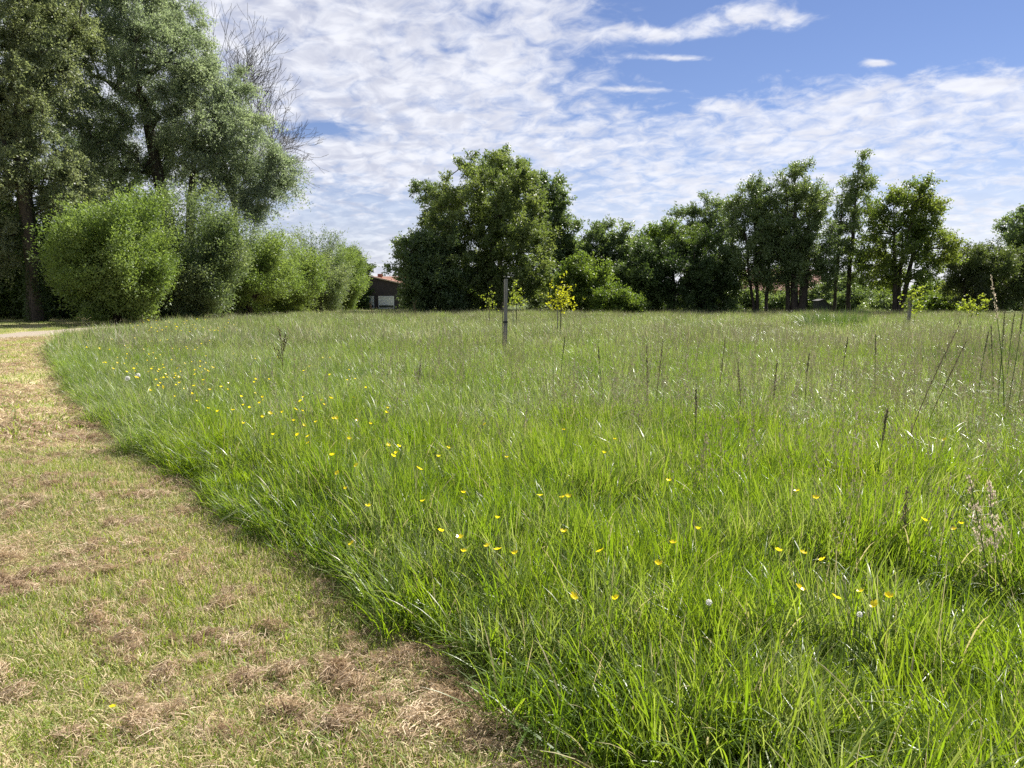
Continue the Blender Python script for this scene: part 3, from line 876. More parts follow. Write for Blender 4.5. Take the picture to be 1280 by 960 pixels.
# background greenery that closes the gaps under the crowns
for q, (px, dd, top, wp, lf, lab) in enumerate([
        (525, 74, 352, 44, 'ash', 'low green shrub beside the dark house, behind the hazel'),
        (900, 82, 350, 70, 'dark', 'dark shrub in shade behind the gap beside the evergreen'),
        (1090, 74, 352, 70, 'young', 'sunlit yellow-green shrub behind the stems of the tall narrow alder'),
        (1150, 78, 352, 60, 'bright', 'sunlit bright green shrub seen under the broad yellow-green tree'),
        (925, 66, 362, 50, 'ash', 'pale green undergrowth shrub at the foot of the left alder'),
        (1020, 80, 358, 50, 'alder', 'grey-green undergrowth shrub behind the small dark shed'),
        (970, 72, 366, 44, 'ash', 'low green undergrowth shrub between the alder stems before the pink brick house'),
        (835, 68, 364, 70, 'dark', 'dark undergrowth shrub at the foot of the broad dark evergreen'),
        (903, 66, 366, 44, 'ash', 'low green undergrowth shrub between the dark evergreen and the left alder'),
        (1062, 72, 360, 60, 'ash', 'green undergrowth shrub right of the small dark shed'),
        (1100, 66, 370, 44, 'alder', 'low dull green undergrowth shrub left of the broad yellow-green tree'),
        (1162, 66, 368, 44, 'bright', 'low bright undergrowth shrub right of the broad yellow-green tree'),
        (1185, 70, 356, 30, 'lime', 'small lime-green shrub glowing in the gap left of the thorn thicket'),
        (1045, 88, 340, 60, 'ash', 'grey-green shrub far behind the right-hand group'),
        (1230, 84, 345, 110, 'dark', 'dark shrub in shade behind the thorn thicket'),
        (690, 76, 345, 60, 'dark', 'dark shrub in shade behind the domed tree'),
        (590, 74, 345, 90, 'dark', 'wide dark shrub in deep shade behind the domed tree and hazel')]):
    broad_tree('background_shrub', lab, (X(px, dd), dd), lobes_px(px, dd, [(px, (top + 395) / 2 + 6, wp / 2, (395 - top) / 2, 0, 2), (px + wp * 0.15, top + 12, wp / 3.2, 12, 0, 1.4)]),
               lf, 'bark', int(70 + wp), 9, 18, 0.7, 0.2, 0.13, trunk_top=1.8, trunk_r=0.07, seed=70 + q, cat='shrub', group='shrubs closing the treeline', shell=0.3)

# ------------------------------------------------------------------ houses behind the trees
M['brick_dark'] = mat_plain('dark_cladding', (0.040, 0.034, 0.038), (0.060, 0.052, 0.056), 3, 0.85, 0.2, 0.1, (6, 6, 0.4))
M['roof_red'] = mat_plain('red_roof_tiles', (0.17, 0.085, 0.062), (0.25, 0.13, 0.095), 5, 0.85, 0.2, 0.3)
M['white'] = mat_plain('white_shutter', (0.66, 0.67, 0.70), (0.74, 0.75, 0.77), 4, 0.5, 0.4)
M['lip'] = mat_plain('grey_shutter_box', (0.50, 0.51, 0.54), (0.58, 0.59, 0.62), 4, 0.5, 0.4)
M['fascia'] = mat_plain('pale_fascia', (0.42, 0.34, 0.28), (0.55, 0.45, 0.37), 4, 0.7, 0.3)
M['chimney'] = mat_plain('chimney_brick', (0.26, 0.10, 0.07), (0.36, 0.16, 0.11), 7, 0.9, 0.2)
M['glass'] = mat_plain('window_glass', (0.02, 0.025, 0.03), (0.05, 0.06, 0.07), 2, 0.08, 0.5)
M['render_wall'] = mat_plain('pale_render', (0.48, 0.45, 0.42), (0.58, 0.55, 0.51), 3, 0.9, 0.2)
M['pinkbrick'] = mat_plain('pink_brick', (0.38, 0.20, 0.15), (0.50, 0.29, 0.22), 5, 0.9, 0.2, 0.2)


def slab(mb, pts, th):
    """a roof plane: four points and a thickness downwards"""
    p = np.array(pts, float); nrm = unit(np.cross(p[1] - p[0], p[3] - p[0])); nrm = nrm * (1 if nrm[2] > 0 else -1)
    b = p - nrm * th
    mb.add(np.concatenate([p, b]), [(0, 1, 2, 3), (7, 6, 5, 4), (0, 4, 5, 1), (1, 5, 6, 2), (2, 6, 7, 3), (3, 7, 4, 0)])


D0 = 100.0
hroot = tag(empty('dark_house', (X(470, D0), D0, 0)), 'dark-clad low house with white shuttered windows and a red roof beyond the willows', 'house')
xl, xr = -4.2, 3.4
zt_l, zt_r = Z(346, D0), Z(355, D0)
w = MB()
w.add([(xl, 0, -0.3), (xr, 0, -0.3), (xr, 0, zt_r), (-0.6, 0, zt_l), (xl, 0, zt_l - 0.35), (xl, 8, -0.3), (xr, 8, -0.3), (xr, 8, zt_r), (-0.6, 8, zt_l), (xl, 8, zt_l - 0.35)],
      [(0, 1, 2, 3), (5, 8, 7, 6), (1, 6, 7, 2), (0, 4, 9, 5), (0, 5, 6, 1)], [(0, 3, 4), (5, 9, 8)])
w.build('wall', M['brick_dark'], hroot)
rf = MB()
slab(rf, [(-0.6, -0.25, zt_l + 0.12), (xr + 0.3, -0.25, zt_r + 0.08), (xr + 0.3, 8.2, zt_r + 0.08), (-0.6, 8.2, zt_l + 0.12)], 0.1)
slab(rf, [(xl - 0.3, -0.25, zt_l - 0.25), (-0.603, -0.25, zt_l + 0.12), (-0.603, 8.2, zt_l + 0.12), (xl - 0.3, 8.2, zt_l - 0.25)], 0.1)
roof = rf.build('roof', M['roof_red'], hroot)
MB().box(-0.5, 0.1, 5.0, 5.6, zt_l - 0.3, zt_l + 0.5).build('chimney', M['chimney'], roof)
fa = MB(); slab(fa, [(-0.6, -0.29, zt_l + 0.10), (xr + 0.3, -0.29, zt_r + 0.06), (xr + 0.3, -0.252, zt_r + 0.06), (-0.6, -0.252, zt_l + 0.10)], 0.13)
fa.build('fascia', M['fascia'], hroot)
for (a, b) in ((X(459, D0) - X(470, D0), X(468.5, D0) - X(470, D0)), (X(474, D0) - X(470, D0), X(493.5, D0) - X(470, D0)), (X(444, D0) - X(470, D0), X(451, D0) - X(470, D0))):
    z1, z0 = Z(370, D0), 0.15
    f = MB().box(a, b, -0.06, -0.005, z0, z0 + 0.09).box(a, b, -0.06, -0.005, z1 - 0.05, z1).box(a, a + 0.07, -0.06, -0.005, z0 + 0.09, z1 - 0.05).box(b - 0.07, b, -0.06, -0.005, z0 + 0.09, z1 - 0.05).build('window', M['white'], hroot)
    s = MB()
    zs = np.linspace(z0 + 0.42, z1 - 0.22, 12)
    for za, zb in zip(zs[:-1], zs[1:]): s.box(a + 0.07, b - 0.07, -0.045, -0.02, za + 0.01, zb)
    s.build('shutter', M['white'], f)
    MB().box(a + 0.07, b - 0.07, -0.075, -0.02, z1 - 0.22, z1 - 0.053).build('shutter_box', M['lip'], f)
    MB().box(a + 0.07, b - 0.07, -0.019, -0.012, z0 + 0.09, z1 - 0.25).build('pane', M['glass'], f)

for (px, dd, wpx, eave, ridge, wallm, lab) in ((487, 122, 40, 352, 345, 'pinkbrick', 'red-roofed house half hidden behind the dark-clad house'),
                                               (985, 98, 92, 362, 336, 'pinkbrick', 'pink brick house glimpsed between the alder stems at the right')):
    hw_ = wpx / F * dd / 2
    hr = tag(empty('brick_house', (X(px, dd), dd, 0)), lab, 'house')
    ze, zr = Z(eave, dd), Z(ridge, dd)
    MB().box(-hw_, hw_, 0, 7, -0.3, ze).build('wall', M[wallm], hr)
    rf = MB()
    slab(rf, [(-hw_ - 0.3, -0.4, ze - 0.1), (hw_ + 0.3, -0.4, ze - 0.1), (hw_ + 0.3, 3.5, zr), (-hw_ - 0.3, 3.5, zr)], 0.12)
    slab(rf, [(-hw_ - 0.3, 3.505, zr), (hw_ + 0.3, 3.505, zr), (hw_ + 0.3, 7.4, ze - 0.1), (-hw_ - 0.3, 7.4, ze - 0.1)], 0.12)
    rf.build('roof', M['roof_red'], hr)
    for s_ in (-hw_ + 0.005, hw_ - 0.105):
        MB().add([(s_, 0.1, ze), (s_ + 0.1, 0.1, ze), (s_ + 0.1, 3.5, zr - 0.15), (s_, 3.5, zr - 0.15), (s_, 6.9, ze), (s_ + 0.1, 6.9, ze)],
                 [(0, 1, 2, 3), (2, 5, 4, 3), (0, 4, 5, 1)], [(0, 3, 4), (1, 5, 2)]).build('gable', M[wallm], hr)
    for cx in np.linspace(-hw_ * 0.65, hw_ * 0.65, 3):
        f = MB().box(cx - 0.6, cx + 0.6, -0.05, -0.004, 0.9, 0.97).box(cx - 0.6, cx + 0.6, -0.05, -0.004, 2.03, 2.1).box(cx - 0.6, cx - 0.53, -0.05, -0.004, 0.97, 2.03).box(cx + 0.53, cx + 0.6, -0.05, -0.004, 0.97, 2.03).build('window', M['white'], hr)
        MB().box(cx - 0.53, cx + 0.53, -0.03, -0.01, 0.97, 2.03).build('pane', M['glass'], f)

M['dark_wood'] = mat_plain('dark_shed_boards', (0.03, 0.032, 0.04), (0.055, 0.055, 0.06), 4, 0.8, 0.2, 0.2, (1, 1, 6))
M['felt'] = mat_plain('grey_felt', (0.07, 0.068, 0.07), (0.12, 0.115, 0.11), 6, 0.9, 0.2)
ds = 70
sh = tag(empty('garden_shed', (X(1028, ds), ds, 0)), 'small dark shed with a sloping grey roof among the alder stems', 'shed')
MB().add([(-0.55, 0, -0.05), (0.75, 0, -0.05), (0.75, 0, 1.0), (-0.1, 0, 1.75), (-0.55, 0, 1.6), (-0.55, 1.6, -0.05), (0.75, 1.6, -0.05), (0.75, 1.6, 1.0), (-0.1, 1.6, 1.75), (-0.55, 1.6, 1.6)],
         [(1, 6, 7, 2), (0, 4, 9, 5), (0, 1, 2, 3), (5, 8, 7, 6), (2, 7, 8, 3), (3, 8, 9, 4)], [(0, 3, 4), (5, 9, 8)]).build('wall', M['dark_wood'], sh)
rf = MB(); slab(rf, [(-0.1, -0.1, 1.79), (0.95, -0.1, 0.87), (0.95, 1.7, 0.87), (-0.1, 1.7, 1.79)], 0.03)
slab(rf, [(-0.65, -0.1, 1.60), (-0.103, -0.1, 1.79), (-0.103, 1.7, 1.79), (-0.65, 1.7, 1.60)], 0.03)
rf.build('roof', M['felt'], sh)
sh.scale = (0.85, 0.85, 0.8)

# ------------------------------------------------------------------ stakes and saplings in the meadow
M['stake'] = mat_plain('weathered_wood', (0.17, 0.155, 0.135), (0.30, 0.28, 0.25), 10, 0.85, 0.2, 0.4, (3, 3, 0.3))
M['rubber'] = mat_plain('black_rubber', (0.012, 0.012, 0.013), (0.03, 0.03, 0.03), 8, 0.6, 0.4)
M['dryb'] = mat_plain('dry_stalk', (0.13, 0.09, 0.06), (0.22, 0.15, 0.10), 14, 0.9, 0.1)


def stake(loc, h, half, mat=None):
    b = MB()
    zz_ = [0, h * 0.5, h - 0.02, h]
    v = []
    for k, z in enumerate(zz_):
        s = half if k < 3 else half * 0.82
        o = 0.01 * z
        v += [(-s + o, -s, z), (s + o, -s, z), (s + o, s, z), (-s + o, s, z)]
    q = []
    for k in range(3):
        for j in range(4):
            a = k * 4 + j; c = k * 4 + (j + 1) % 4
            q.append((a, c, c + 4, a + 4))
    q += [(12, 13, 14, 15), (3, 2, 1, 0)]
    b.add(v, q)
    return b


ds = 20.0
so = empty('tree_stake', (X(631.5, ds), ds, 0)); so.rotation_euler[2] = R(20)
tag(so, 'weathered grey wooden stake with a black tie standing alone in the meadow', 'stake')
stake(None, Z(349, ds), 0.038).build('post', M['stake'], so)
tb = MB().box(-0.050, 0.054, -0.048, 0.048, 0.90, 0.945)
tb.build('tie', M['rubber'], so)
zt = np.linspace(0, 1.35, 7)
MB().tube(np.stack([-0.075 + 0.01 * np.sin(zt * 3), 0.01 * np.cos(zt * 4), zt], 1), np.linspace(0.016, 0.007, 7), 6).build('dead_stem', M['bark_grey'], so)


def sapling(label, px, dist, top, lobes, leaf, seed, staked=None, n=260, lsize=0.10, stem_r=0.014):
    rng = np.random.default_rng(seed)
    x = X(px, dist)
    root = tag(empty('sapling', (x, dist, float(ter(x, dist)))), label, 'sapling', 'young saplings planted in the meadow')
    lob = []
    for (lx, ly, rx, rz) in lobes:
        lob.append((X(lx, dist) - x, 0, Z(ly, dist), rx / F * dist * 0.5, rx / F * dist * 0.5, rz / F * dist * 0.75))
    cl, od, k = sample_lobes(lob, max(12, n // 14), rng, 0.3)
    tz = Z(top, dist)
    nodes = np.stack([0.02 * np.sin(np.linspace(0, 3, 7)), 0.02 * np.cos(np.linspace(0, 4, 7)), np.linspace(0, tz * 0.93, 7)], 1)
    p0, p1, r0, r1 = skeleton(nodes, cl, rng, step=0.15, tip=0.003)
    s = stem_r / r0.max()
    obj('stem', segments_mesh('stem', p0, p1, np.maximum(r0 * s, 0.003), np.maximum(r1 * s, 0.0025), M['bark'], 5), root)
    P, D, L, W, rnd = crown_leaves(cl, od, rng, 4, max(2, n // len(cl) // 4 + 1), 0.13, lsize, lsize * 0.6, 0.3, 1.0, 0.02, tlf=1.0)
    obj('leaves', leaf_mesh('leaves', P, D, L, W, M[leaf], rng, True, rnd), root)
    if staked:
        st = stake(None, Z(staked[1], dist), staked[2]).build('stake', M['stake'], root)
        st.location = (X(staked[0], dist) - x, 0.04, 0)
    return root


sapling('golden-leaved sapling tied to a thin dark stake, brightest of the saplings', 700, 23, 350, [(702, 355, 5, 7), (706, 372, 8, 8), (701, 378, 6, 6), (690, 378, 4, 5)], 'gold', 1, (696.5, 361, 0.014), 440, 0.078)
sapling('pale green sapling just right of the grey wooden stake', 645, 29, 356, [(646, 362, 4, 7), (645, 374, 6, 8), (650, 380, 4, 6), (637, 382, 3, 4)], 'lime', 2, (641, 376, 0.014), 260, 0.09)
sapling('small faint green sapling left of the grey wooden stake', 611, 33, 364, [(611, 372, 3, 6), (612, 380, 5, 5)], 'lime', 3, None, 130, 0.08)
sapling('yellow-green sapling beside a grey post at the right of the meadow', 1136, 36, 362, [(1134, 368, 4, 6), (1146, 362, 4, 6), (1145, 382, 5, 5), (1131, 377, 3, 6)], 'lime', 4, (1135, 370, 0.06), 220, 0.12)
sapling('low bushy lime-green sapling near the thorn thicket at the right', 1212, 40, 372, [(1205, 380, 10, 7), (1218, 382, 10, 7), (1226, 374, 6, 5), (1203, 376, 5, 4)], 'lime', 5, None, 320, 0.14)


def dock(label, px, dist, top, seed, mat='dryb', spread=0.16, nb=9):
    rng = np.random.default_rng(seed)
    x = X(px, dist)
    root = tag(empty('dock_stalk', (x, dist, float(ter(x, dist)))), label, 'plant', None)
    h = Z(top, dist)
    b = s = MB()
    z = np.linspace(0, h, 9)
    main = np.stack([0.03 * np.sin(z * 3), 0.03 * np.cos(z * 2.5), z], 1)
    b.tube(main, np.linspace(0.007, 0.003, 9), 5)
    for k in range(nb):
        t = 0.4 + 0.5 * k / nb
        p = np.array([np.interp(t * h, z, main[:, 0]), np.interp(t * h, z, main[:, 1]), t * h])
        a = rng.random() * 6.28; L = h * (0.34 - 0.2 * (t - 0.4)) * (0.7 + 0.5 * rng.random())
        d_ = np.array([math.cos(a) * 0.42, math.sin(a) * 0.42, 1.0])
        tt_ = np.linspace(0, 1, 5)[:, None]
        br = p + d_ * tt_ * L * 0.8
        b.tube(br, np.linspace(0.004, 0.002, 5), 4)
        for _ in range(14):
            c = br[0] + (br[-1] - br[0]) * (0.25 + 0.75 * rng.random()) + rng.normal(size=3) * 0.008
            r_ = 0.005 + 0.005 * rng.random()
            s.tube([c - (0, 0, r_ * 1.6), c, c + (0, 0, r_ * 1.6)], [r_ * 0.3, r_, r_ * 0.3], 4)
    b.build('stalk', M[mat], root)
    return root


dock('dry dark brown dock stalk rising from the grass in the left half of the meadow', 350, 13.0, 412, 1)
dock('reddish-brown dock stalk near the dark tree foot at the far side of the meadow', 519, 42, 378, 2)
dock('dry brown dock stalk standing on the far left corner of the meadow near the willow', 465, 44, 377, 3)

# ------------------------------------------------------------------ grass
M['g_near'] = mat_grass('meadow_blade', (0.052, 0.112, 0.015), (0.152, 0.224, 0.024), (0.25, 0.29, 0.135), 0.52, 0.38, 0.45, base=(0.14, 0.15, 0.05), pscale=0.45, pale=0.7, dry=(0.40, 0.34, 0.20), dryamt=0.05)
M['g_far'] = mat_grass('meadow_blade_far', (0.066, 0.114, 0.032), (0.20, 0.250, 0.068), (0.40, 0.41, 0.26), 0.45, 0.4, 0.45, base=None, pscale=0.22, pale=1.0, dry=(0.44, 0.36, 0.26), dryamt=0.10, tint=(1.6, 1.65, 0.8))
M['g_arch'] = mat_grass('arching_blade', (0.085, 0.125, 0.040), (0.21, 0.25, 0.10), (0.36, 0.37, 0.24), 0.45, 0.33, 0.5, pscale=0.4, pale=0.9, tint=(1.6, 1.6, 0.7))  # paler base colour imitates the sun's sheen on bent blades
M['g_mid'] = mat_grass('meadow_blade_middle', (0.055, 0.110, 0.022), (0.162, 0.226, 0.042), (0.32, 0.345, 0.20), 0.5, 0.38, 0.45, base=(0.14, 0.15, 0.05), pscale=0.35, pale=0.85, dry=(0.42, 0.36, 0.23), dryamt=0.07, tint=(1.8, 1.75, 0.68))
M['g_mown'] = mat_grass('mown_blade', (0.11, 0.175, 0.032), (0.27, 0.32, 0.07), (0.50, 0.46, 0.25), 0.45, 0.5, 0.3, pscale=0.8, pale=0.75, dry=(0.60, 0.49, 0.31), dryamt=0.26, tint=(1.5, 1.5, 0.6))
M['seed'] = mat_grass('seed_stem', (0.17, 0.155, 0.095), (0.32, 0.285, 0.195), (0.40, 0.34, 0.27), 0.25, 0.6, 0.3, pscale=0.5, pale=0.8, tint=(1.1, 1.05, 0.9))
M['stemgreen'] = mat_grass('green_stem', (0.07, 0.105, 0.034), (0.15, 0.18, 0.065), (0.22, 0.22, 0.11), 0.2, 0.45, 0.4, pscale=0.5, pale=0.6)
M['hay'] = mat_grass('cut_hay', (0.24, 0.16, 0.10), (0.62, 0.48, 0.31), (0.68, 0.57, 0.42), 0.3, 0.6, 0.3, pscale=1.4, pale=0.7, tint=(1, 0.97, 0.9))
M['weed'] = mat_grass('broad_weed', (0.05, 0.105, 0.02), (0.11, 0.18, 0.03), (0.13, 0.19, 0.05), 0.45, 0.45, 0.4, pscale=0.8, pale=0.4)
M['rush'] = mat_grass('rush_blade', (0.035, 0.075, 0.030), (0.07, 0.115, 0.045), (0.11, 0.15, 0.08), 0.35, 0.38, 0.5, pscale=0.5, pale=0.5)


def blades(n, rad, h0, h1, w0, w1, segs, rng, bend=(0.2, 1.3), lean=(0.0, 0.35), flop=0.15, fan=0.0):
    """n grass blades standing in a disc"""
    a = rng.random(n) * 2 * np.pi; r = rad * np.sqrt(rng.random(n))
    bx, by = np.cos(a) * r, np.sin(a) * r
    h = h0 + (h1 - h0) * rng.random(n)
    az = rng.random(n) * 2 * np.pi
    if fan: az = np.where(rng.random(n) < fan, a + rng.normal(size=n) * 0.5, az)
    th0 = lean[0] + (lean[1] - lean[0]) * rng.random(n)
    bd = bend[0] + (bend[1] - bend[0]) * rng.random(n) ** 1.6
    bd = np.where(rng.random(n) < flop, bd + 1.1, bd)
    w = w0 + (w1 - w0) * rng.random(n)
    t = np.linspace(0, 1, segs + 1)
    th = th0[:, None] + bd[:, None] * t[None] ** 1.7
    ds_ = h[:, None] / segs
    hor = np.concatenate([np.zeros((n, 1)), np.cumsum(np.sin(th[:, :-1] * 0.5 + th[:, 1:] * 0.5) * ds_, 1)], 1)
    ver = np.concatenate([np.zeros((n, 1)), np.cumsum(np.cos(th[:, :-1] * 0.5 + th[:, 1:] * 0.5) * ds_, 1)], 1)
    px = bx[:, None] + np.cos(az)[:, None] * hor; py = by[:, None] + np.sin(az)[:, None] * hor
    tw = az[:, None] + np.pi / 2 + rng.normal(size=n)[:, None] * 0.5 + t[None] * rng.normal(size=n)[:, None] * 0.5
    ww = w[:, None] * (0.75 + 0.5 * t[None]) * np.sqrt(np.clip(1 - t[None] ** 2.2, 0, 1)) * 0.5
    c = np.stack([px, py, ver], -1)
    s = np.stack([np.cos(tw), np.sin(tw), np.zeros_like(tw)], -1) * ww[..., None]
    L = c - s; Rr = c + s
    k = segs + 1
    v = np.stack([L, Rr], 2).reshape(n, k * 2, 3)
    # last row collapses into one tip
    i = np.arange(segs)[None] * 2
    base = (np.arange(n) * k * 2)[:, None]
    q = np.stack([base + i, base + i + 1, base + i + 3, base + i + 2], -1).reshape(-1, 4)
    rnd = np.repeat(rng.random(n), k * 2)
    hg = np.tile(np.repeat(t, 2), n)
    return v.reshape(-1, 3), q, rnd, hg


def proto(name, parts, mats):
    """a source object kept outside the scene: parts is a list of (v, q, rnd, hgt, material index)"""
    off = 0; V, Q, Rn, H, MI = [], [], [], [], []
    for v_, q_, r_, h_, mi in parts:
        V.append(v_); Q.append(q_ + off); Rn.append(r_); H.append(h_); MI.append(np.full(len(q_), mi)); off += len(v_)
    me = np_mesh(name, np.concatenate(V), np.concatenate(Q), None, {'rnd': np.concatenate(Rn), 'hgt': np.concatenate(H)}, True, mats, np.concatenate(MI))
    return bpy.data.objects.new(name, me)


def scatter(name, pts, idx, rot, scl, tone, protos, kind='stuff', label=None, cat=None):
    """one object whose geometry nodes place the sources on its points"""
    me = bpy.data.meshes.new(name)
    me.vertices.add(len(pts))
    me.vertices.foreach_set('co', np.ascontiguousarray(pts, np.float32).ravel())
    a = me.attributes.new('idx', 'INT', 'POINT'); a.data.foreach_set('value', np.asarray(idx, np.int32))
    a = me.attributes.new('rot', 'FLOAT_VECTOR', 'POINT'); a.data.foreach_set('vector', np.ascontiguousarray(rot, np.float32).ravel())
    a = me.attributes.new('scl', 'FLOAT_VECTOR', 'POINT'); a.data.foreach_set('vector', np.ascontiguousarray(scl, np.float32).ravel())
    a = me.attributes.new('tone', 'FLOAT', 'POINT'); a.data.foreach_set('value', np.ascontiguousarray(tone, np.float32))
    o = obj(name, me)
    ng = bpy.data.node_groups.new(name, 'GeometryNodeTree')
    ng.interface.new_socket('Geometry', in_out='INPUT', socket_type='NodeSocketGeometry')
    ng.interface.new_socket('Geometry', in_out='OUTPUT', socket_type='NodeSocketGeometry')
    N = ng.nodes; L = ng.links
    gi = N.new('NodeGroupInput'); go = N.new('NodeGroupOutput'); jn = N.new('GeometryNodeJoinGeometry')

    def named(nm, typ):
        nd = N.new('GeometryNodeInputNamedAttribute'); nd.data_type = typ; nd.inputs['Name'].default_value = nm
        return [s for s in nd.outputs if s.enabled and s.name == 'Attribute'][0]
    ia = named('idx', 'INT'); ra = named('rot', 'FLOAT_VECTOR'); sa = named('scl', 'FLOAT_VECTOR')
    for k, pr in enumerate(protos):
        cmp_ = N.new('FunctionNodeCompare'); cmp_.data_type = 'INT'; cmp_.operation = 'EQUAL'
        ins = [s for s in cmp_.inputs if s.enabled]
        L.new(ia, ins[0]); ins[1].default_value = k
        oi = N.new('GeometryNodeObjectInfo'); oi.inputs['Object'].default_value = pr
        oi.inputs['As Instance'].default_value = True
        ip = N.new('GeometryNodeInstanceOnPoints')
        L.new(gi.outputs[0], ip.inputs['Points']); L.new(cmp_.outputs[0], ip.inputs['Selection'])
        L.new(oi.outputs['Geometry'], ip.inputs['Instance'])
        L.new(ra, ip.inputs['Rotation']); L.new(sa, ip.inputs['Scale'])
        L.new(ip.outputs[0], jn.inputs[0])
    L.new(jn.outputs[0], go.inputs[0])
    md = o.modifiers.new('scatter', 'NODES'); md.node_group = ng
    tag(o, label, cat, None, kind)
    return o


def vnoise(x, y, s, seed):
    """cheap smooth 2-D noise 0..1"""
    rr = np.random.default_rng(seed)
    acc = np.zeros(np.shape(x))
    for k in range(6):
        a = rr.random() * 6.28; f = s * (0.6 + 0.9 * rr.random()); p = rr.random() * 6.28
        acc += np.sin((x * math.cos(a) + y * math.sin(a)) * f + p + 1.3 * np.sin((x * math.sin(a) - y * math.cos(a)) * f * 0.7 + p * 2))
    return np.clip(0.5 + acc / 7.0, 0, 1)


def wedge(n, y0, y1, rng, marg=1.18, extra=2.0):
    """points spread evenly over the part of the ground between two distances that the view can take in"""
    r = np.sqrt(y0 ** 2 + (y1 ** 2 - y0 ** 2) * rng.random(int(n)))
    amax = math.atan(640 / F * marg)
    a = (rng.random(len(r)) * 2 - 1) * amax
    x = np.sin(a) * r; y = np.cos(a) * r
    x = x + (rng.random(len(r)) * 2 - 1) * extra * np.minimum(1, 3.0 / np.maximum(r, 0.5))
    return x, y


rg = np.random.default_rng(99)
gp = []
for k in range(4):    # nearest tufts
    gp.append(proto('tuft', [(*blades(52, 0.10, 0.18, 0.52, 0.003, 0.0075, 7, rg, (0.12, 1.0), (0.0, 0.28), 0.16), 0)], [M['g_near']]))
for k in range(3):    # middle distance
    gp.append(proto('tuft', [(*blades(130, 0.24, 0.18, 0.58, 0.003, 0.007, 6, rg, (0.2, 1.7), (0.0, 0.5), 0.4), 0)], [M['g_mid']]))
for k in range(3):    # far
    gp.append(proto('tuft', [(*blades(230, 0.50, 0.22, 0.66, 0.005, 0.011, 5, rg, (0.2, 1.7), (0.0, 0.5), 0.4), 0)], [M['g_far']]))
for k in range(2):    # long arching blades, coloured pale to stand in for silver glints
    gp.append(proto('tuft', [(*blades(34, 0.14, 0.45, 0.85, 0.003, 0.0065, 9, rg, (1.2, 2.3), (0.1, 0.6), 0.3, 0.7), 0)], [M['g_arch']]))

for k in range(2):    # broad-leaved weeds low in the sward
    gp.append(proto('weed', [(*blades(14, 0.05, 0.10, 0.22, 0.018, 0.034, 5, rg, (0.4, 1.3), (0.2, 0.9), 0.2, 0.9), 0)], [M['weed']]))
PX, PY, PI_, PR, PS, PT = [], [], [], [], [], []


def put(x, y, idx, s, sz, rng, tilt=0.12, tone=None, lean=None):
    PX.append(x); PY.append(y); PI_.append(idx)
    PR.append(np.stack([rng.normal(size=len(x)) * tilt, rng.normal(size=len(x)) * tilt, rng.random(len(x)) * 6.283], 1))
    if lean is not None:                                    # (angle, direction): the tuft leans that way
        PR[-1] = np.stack([rng.normal(size=len(x)) * tilt, lean[0], lean[1]], 1)
    PT.append(rng.random(len(x)) if tone is None else np.clip(tone, 0, 1))
    PS.append(np.stack([s, s, sz], 1))


def hgt_field(x, y):
    n = 0.62 + 0.62 * vnoise(x, y, 1.3, 4) * (0.5 + 0.5 * vnoise(x, y, 3.1, 9))
    return n + 0.15 * vnoise(x, y, 0.35, 12)


def ragged(x, y):
    """distance inside the cut edge, with the small tongues and bites a mower leaves"""
    return edge_dist(x, y) + 0.16 * (vnoise(x, y, 5.5, 21) - 0.5) + 0.10 * (vnoise(x, y, 15, 22) - 0.5)


def tussocks(n, y0, y1, per, spread, protos_, rng):
    """tufts gathered in tussocks, leaning outwards from each tussock's middle, with hollows between"""
    cx, cy = wedge(n, y0, y1, rng)
    size = 0.6 + 0.9 * rng.random(n) ** 1.3
    tone = np.clip(rng.random(n) * 0.75 + 0.5 * (vnoise(cx, cy, 0.9, 55) - 0.25), 0, 1)
    k = np.repeat(np.arange(n), per)
    o = rng.normal(size=(len(k), 2)) * (spread * size[k])[:, None]
    x = cx[k] + o[:, 0]; y = cy[k] + o[:, 1]
    rr = np.hypot(o[:, 0], o[:, 1]) / (spread * size[k])
    e = ragged(x, y)
    ok = e > 0.10
    lean = np.clip(0.04 + 0.14 * rr, 0, 0.45) * np.clip(0.35 + e, 0.35, 1) * (0.6 + 0.8 * rng.random(len(k)))
    dirn = np.arctan2(o[:, 1], o[:, 0]) + rng.normal(size=len(k)) * 0.5
    h = (0.50 + 0.55 * size[k]) * np.exp(-0.10 * rr ** 2) * np.clip(0.62 + e * 0.7, 0.45, 1) * (0.85 + 0.3 * rng.random(len(k))) * (0.8 + 0.3 * vnoise(x, y, 0.35, 12))
    s_ = 0.85 + 0.3 * rng.random(len(k))
    put(x[ok], y[ok], rng.integers(protos_[0], protos_[1], ok.sum()), s_[ok], h[ok], rng, 0.06, (tone[k] + rng.normal(size=len(k)) * 0.10)[ok], (lean[ok], dirn[ok]))


tussocks(620, 0.9, 8.2, 15, 0.20, (0, 4), rg)
x, y = wedge(3600, 0.9, 8.0, rg); e = ragged(x, y)
ok = (e > 0.06); x, y, e = x[ok], y[ok], e[ok]
s = 0.85 + 0.35 * rg.random(len(x)); put(x, y, rg.integers(0, 4, len(x)), s, s * (0.40 + 0.25 * rg.random(len(x))), rg)
tussocks(1500, 7.6, 22.0, 8, 0.34, (4, 7), rg)
x, y = wedge(6500, 7.5, 22.0, rg); e = ragged(x, y)
ok = (e > 0.08); x, y, e = x[ok], y[ok], e[ok]
s = 0.85 + 0.35 * rg.random(len(x)); put(x, y, rg.integers(4, 7, len(x)), s, s * (0.5 + 0.35 * rg.random(len(x))), rg)
x, y = wedge(1400, 1.0, 12.0, rg, 1.2); e = ragged(x, y)
ok = (e > -0.9) & ((e < 0.5) | (rg.random(len(x)) < 0.35)); x, y, e = x[ok], y[ok], e[ok]
